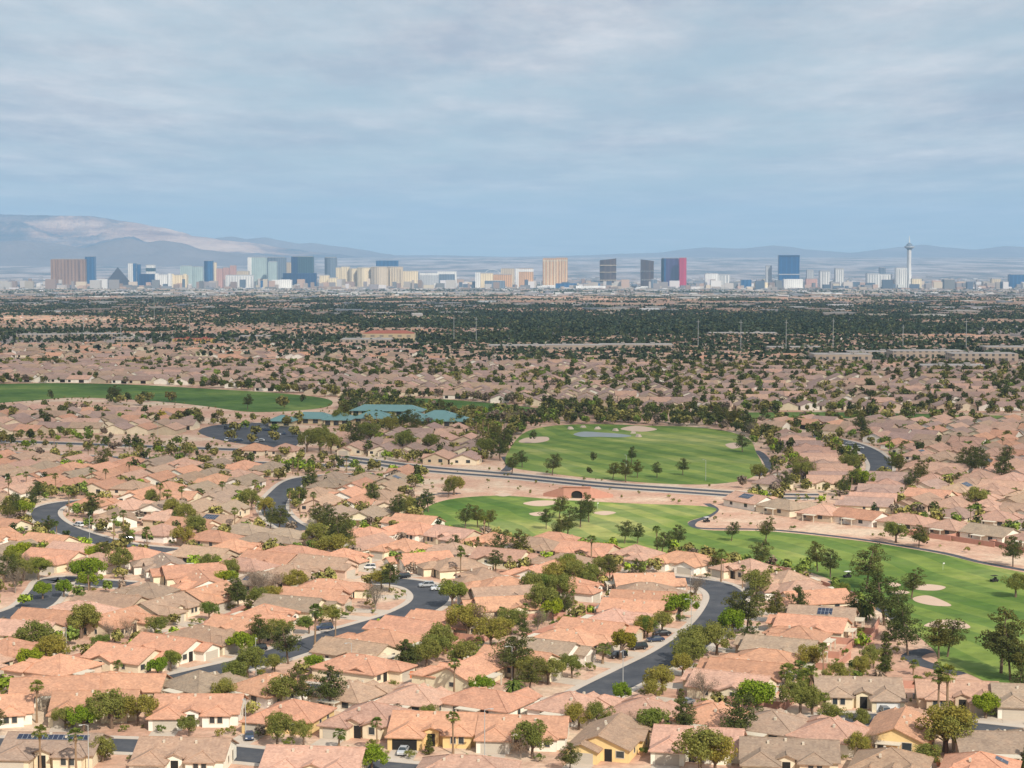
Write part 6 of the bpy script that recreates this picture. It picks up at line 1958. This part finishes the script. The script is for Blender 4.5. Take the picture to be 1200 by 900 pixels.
# flag pins
for px, py, lab in ((1105, 668, 'thin flag pin on the right green'), (700, 596, 'thin flag pin on the lower green')):
    p = P(px, py); r = empty('golf_flag', (p.x, p.y, .05)); tag(r, lab, 'golf flag')
    b = MB(); b.tube([(0, 0, 0), (0, 0, 2.3)], .03, 5); b.build('pole', M['white'], r)
    b = MB(); b.box(0, .55, -.01, .01, 1.9, 2.3, 0, True); b.build('flag', M['white'], r)

# ------------------------------------------------------------------ haze
b = MB(); b.box(-19500, 19500, -320, 46500, -195, 1250, 0, True)
hz = b.build('haze', []) if False else None
m = bpy.data.materials.new('haze'); m.use_nodes = True; nt = m.node_tree
for n in list(nt.nodes): nt.nodes.remove(n)
out = nt.nodes.new('ShaderNodeOutputMaterial'); pv = nt.nodes.new('ShaderNodeVolumePrincipled')
pv.inputs['Color'].default_value = (.42, .67, .94, 1); pv.inputs['Density'].default_value = 3.5e-5; pv.inputs['Anisotropy'].default_value = 0.0
nt.links.new(pv.outputs[0], out.inputs['Volume'])
o = b.build('haze', m); tag(o, 'thin blue haze hanging over the valley', kind='stuff')

# ------------------------------------------------------------------ clouds over the valley (unseen overhead, added and shaped to shade the plain)
m, nt, out = newmat('cloud_vapour'); t = NT(nt)
d1 = t.n('ShaderNodeBsdfDiffuse'); d1.inputs[0].default_value = (.85, .86, .9, 1)
d2 = t.n('ShaderNodeBsdfTranslucent'); d2.inputs[0].default_value = (.8, .82, .86, 1)
d3 = t.n('ShaderNodeBsdfTransparent')
m1 = t.n('ShaderNodeMixShader'); m1.inputs[0].default_value = .5; nt.links.new(d1.outputs[0], m1.inputs[1]); nt.links.new(d2.outputs[0], m1.inputs[2])
m2 = t.n('ShaderNodeMixShader'); m2.inputs[0].default_value = .70; nt.links.new(m1.outputs[0], m2.inputs[1]); nt.links.new(d3.outputs[0], m2.inputs[2])
nt.links.new(m2.outputs[0], out.inputs[0]); M['cloud'] = m
CZ = 2600.0
def cloud(x0, x1, y0, y1, thr, seed, label, n=70):
    V_ = []; keep = {}
    for j in range(n + 1):
        for i in range(n + 1):
            u, v = i / n, j / n
            x = x0 + (x1 - x0) * u; y = y0 + (y1 - y0) * v
            f = noise.fractal(Vector((x / 2600 + seed, y / 900, seed)), .9, 2.1, 6) * .9
            edge_ = min(u, 1 - u, v, 1 - v) * 5
            keep[(i, j)] = (x, y, f + min(0, edge_ - 1) * .9 - thr)
    mb = MB(); idx = {}
    for key, (x, y, f) in keep.items():
        if f > -.12:
            hgt = max(0, f + .12) ** .6 * 260
            idx[key] = len(mb.v); mb.v.append((x, y, CZ + hgt)); mb.v.append((x, y, CZ - hgt * .35 - 1))
    for j in range(n):
        for i in range(n):
            k4 = [(i, j), (i + 1, j), (i + 1, j + 1), (i, j + 1)]
            if all(k in idx for k in k4):
                a = [idx[k] for k in k4]
                mb.f.append(tuple(a)); mb.m.append(0); mb.f.append(tuple(q + 1 for q in reversed(a))); mb.m.append(0)
    o = mb.build('shade_clouds', M['cloud']); tag(o, label, kind='stuff')
    for p in o.data.polygons: p.use_smooth = True
cloud(-2400, 5400, -2250, 6000, -.34, 3.3, 'unseen cloud bank added overhead to shade the valley floor')

# ------------------------------------------------------------------ light
SUN_EL = math.radians(41); SD = Vector((0.52, -0.854, 0)).normalized()
sun_dir = Vector((SD.x * math.cos(SUN_EL), SD.y * math.cos(SUN_EL), math.sin(SUN_EL)))
sd = bpy.data.lights.new('sun', 'SUN'); sd.energy = 4.0; sd.angle = math.radians(.6); sd.color = (1.0, .93, .82)
so = bpy.data.objects.new('sun', sd); COL.objects.link(so); so.rotation_euler = sun_dir.to_track_quat('Z', 'Y').to_euler()
w = bpy.data.worlds.new('World'); scene.world = w; w.use_nodes = True; nt = w.node_tree
for n in list(nt.nodes): nt.nodes.remove(n)
t = NT(nt)
out = t.n('ShaderNodeOutputWorld'); bg = t.n('ShaderNodeBackground')
sky = t.n('ShaderNodeTexSky'); sky.sky_type = 'NISHITA'; sky.sun_disc = False
sky.sun_elevation = SUN_EL; sky.sun_rotation = math.atan2(SD.x, SD.y)
sky.air_density = 1.0; sky.dust_density = 1.0; sky.altitude = 800
tc = t.n('ShaderNodeTexCoord').outputs['Generated']
sep = t.n('ShaderNodeSeparateXYZ'); nt.links.new(tc, sep.inputs[0])
zc = t.math('ADD', t.math('MAXIMUM', sep.outputs[2], 0.0), 0.03)
u = t.math('DIVIDE', sep.outputs[0], zc); v = t.math('DIVIDE', sep.outputs[1], zc)
cmb = t.n('ShaderNodeCombineXYZ'); nt.links.new(u, cmb.inputs[0]); nt.links.new(v, cmb.inputs[1])
n1 = t.noise(t.scalev(cmb.outputs[0], (.5, .26, 1)), 1.0, 10, .62)
n2 = t.noise(t.scalev(cmb.outputs[0], (.95, .42, 1)), 1.0, 11, .66)
cov = t.ramp(n1, [(.40, (0, 0, 0)), (.60, (1, 1, 1))])
shade = t.ramp(n2, [(.3, (3.3, 3.75, 4.65)), (.42, (4.1, 4.5, 5.3)), (.51, (5.5, 5.6, 6.05)), (.65, (7.9, 7.5, 7.6))])
skyc = t.mix(sky.outputs[0], (3.9, 5.15, 5.85), .85)
c = t.mix(skyc, shade, t.math('MULTIPLY', t.math('ADD', t.math('MULTIPLY', cov, .68), .28), t.ramp(sep.outputs[2], [(0.0, (.35, .35, .35)), (.06, (.8, .8, .8)), (.11, (1, 1, 1))])))
nt.links.new(c, bg.inputs[0]); bg.inputs[1].default_value = .096
nt.links.new(bg.outputs[0], out.inputs[0])

vs_ = scene.view_settings; vs_.view_transform = 'Standard'; vs_.look = 'None'; vs_.exposure = 0.28; vs_.gamma = 1.0; vs_.use_curve_mapping = False
scene.render.engine = 'CYCLES'
cy = scene.cycles
cy.use_denoising = True; cy.max_bounces = 6; cy.diffuse_bounces = 3; cy.volume_bounces = 1; cy.transparent_max_bounces = 8
cy.caustics_reflective = False; cy.caustics_refractive = False
scene.render.use_persistent_data = False
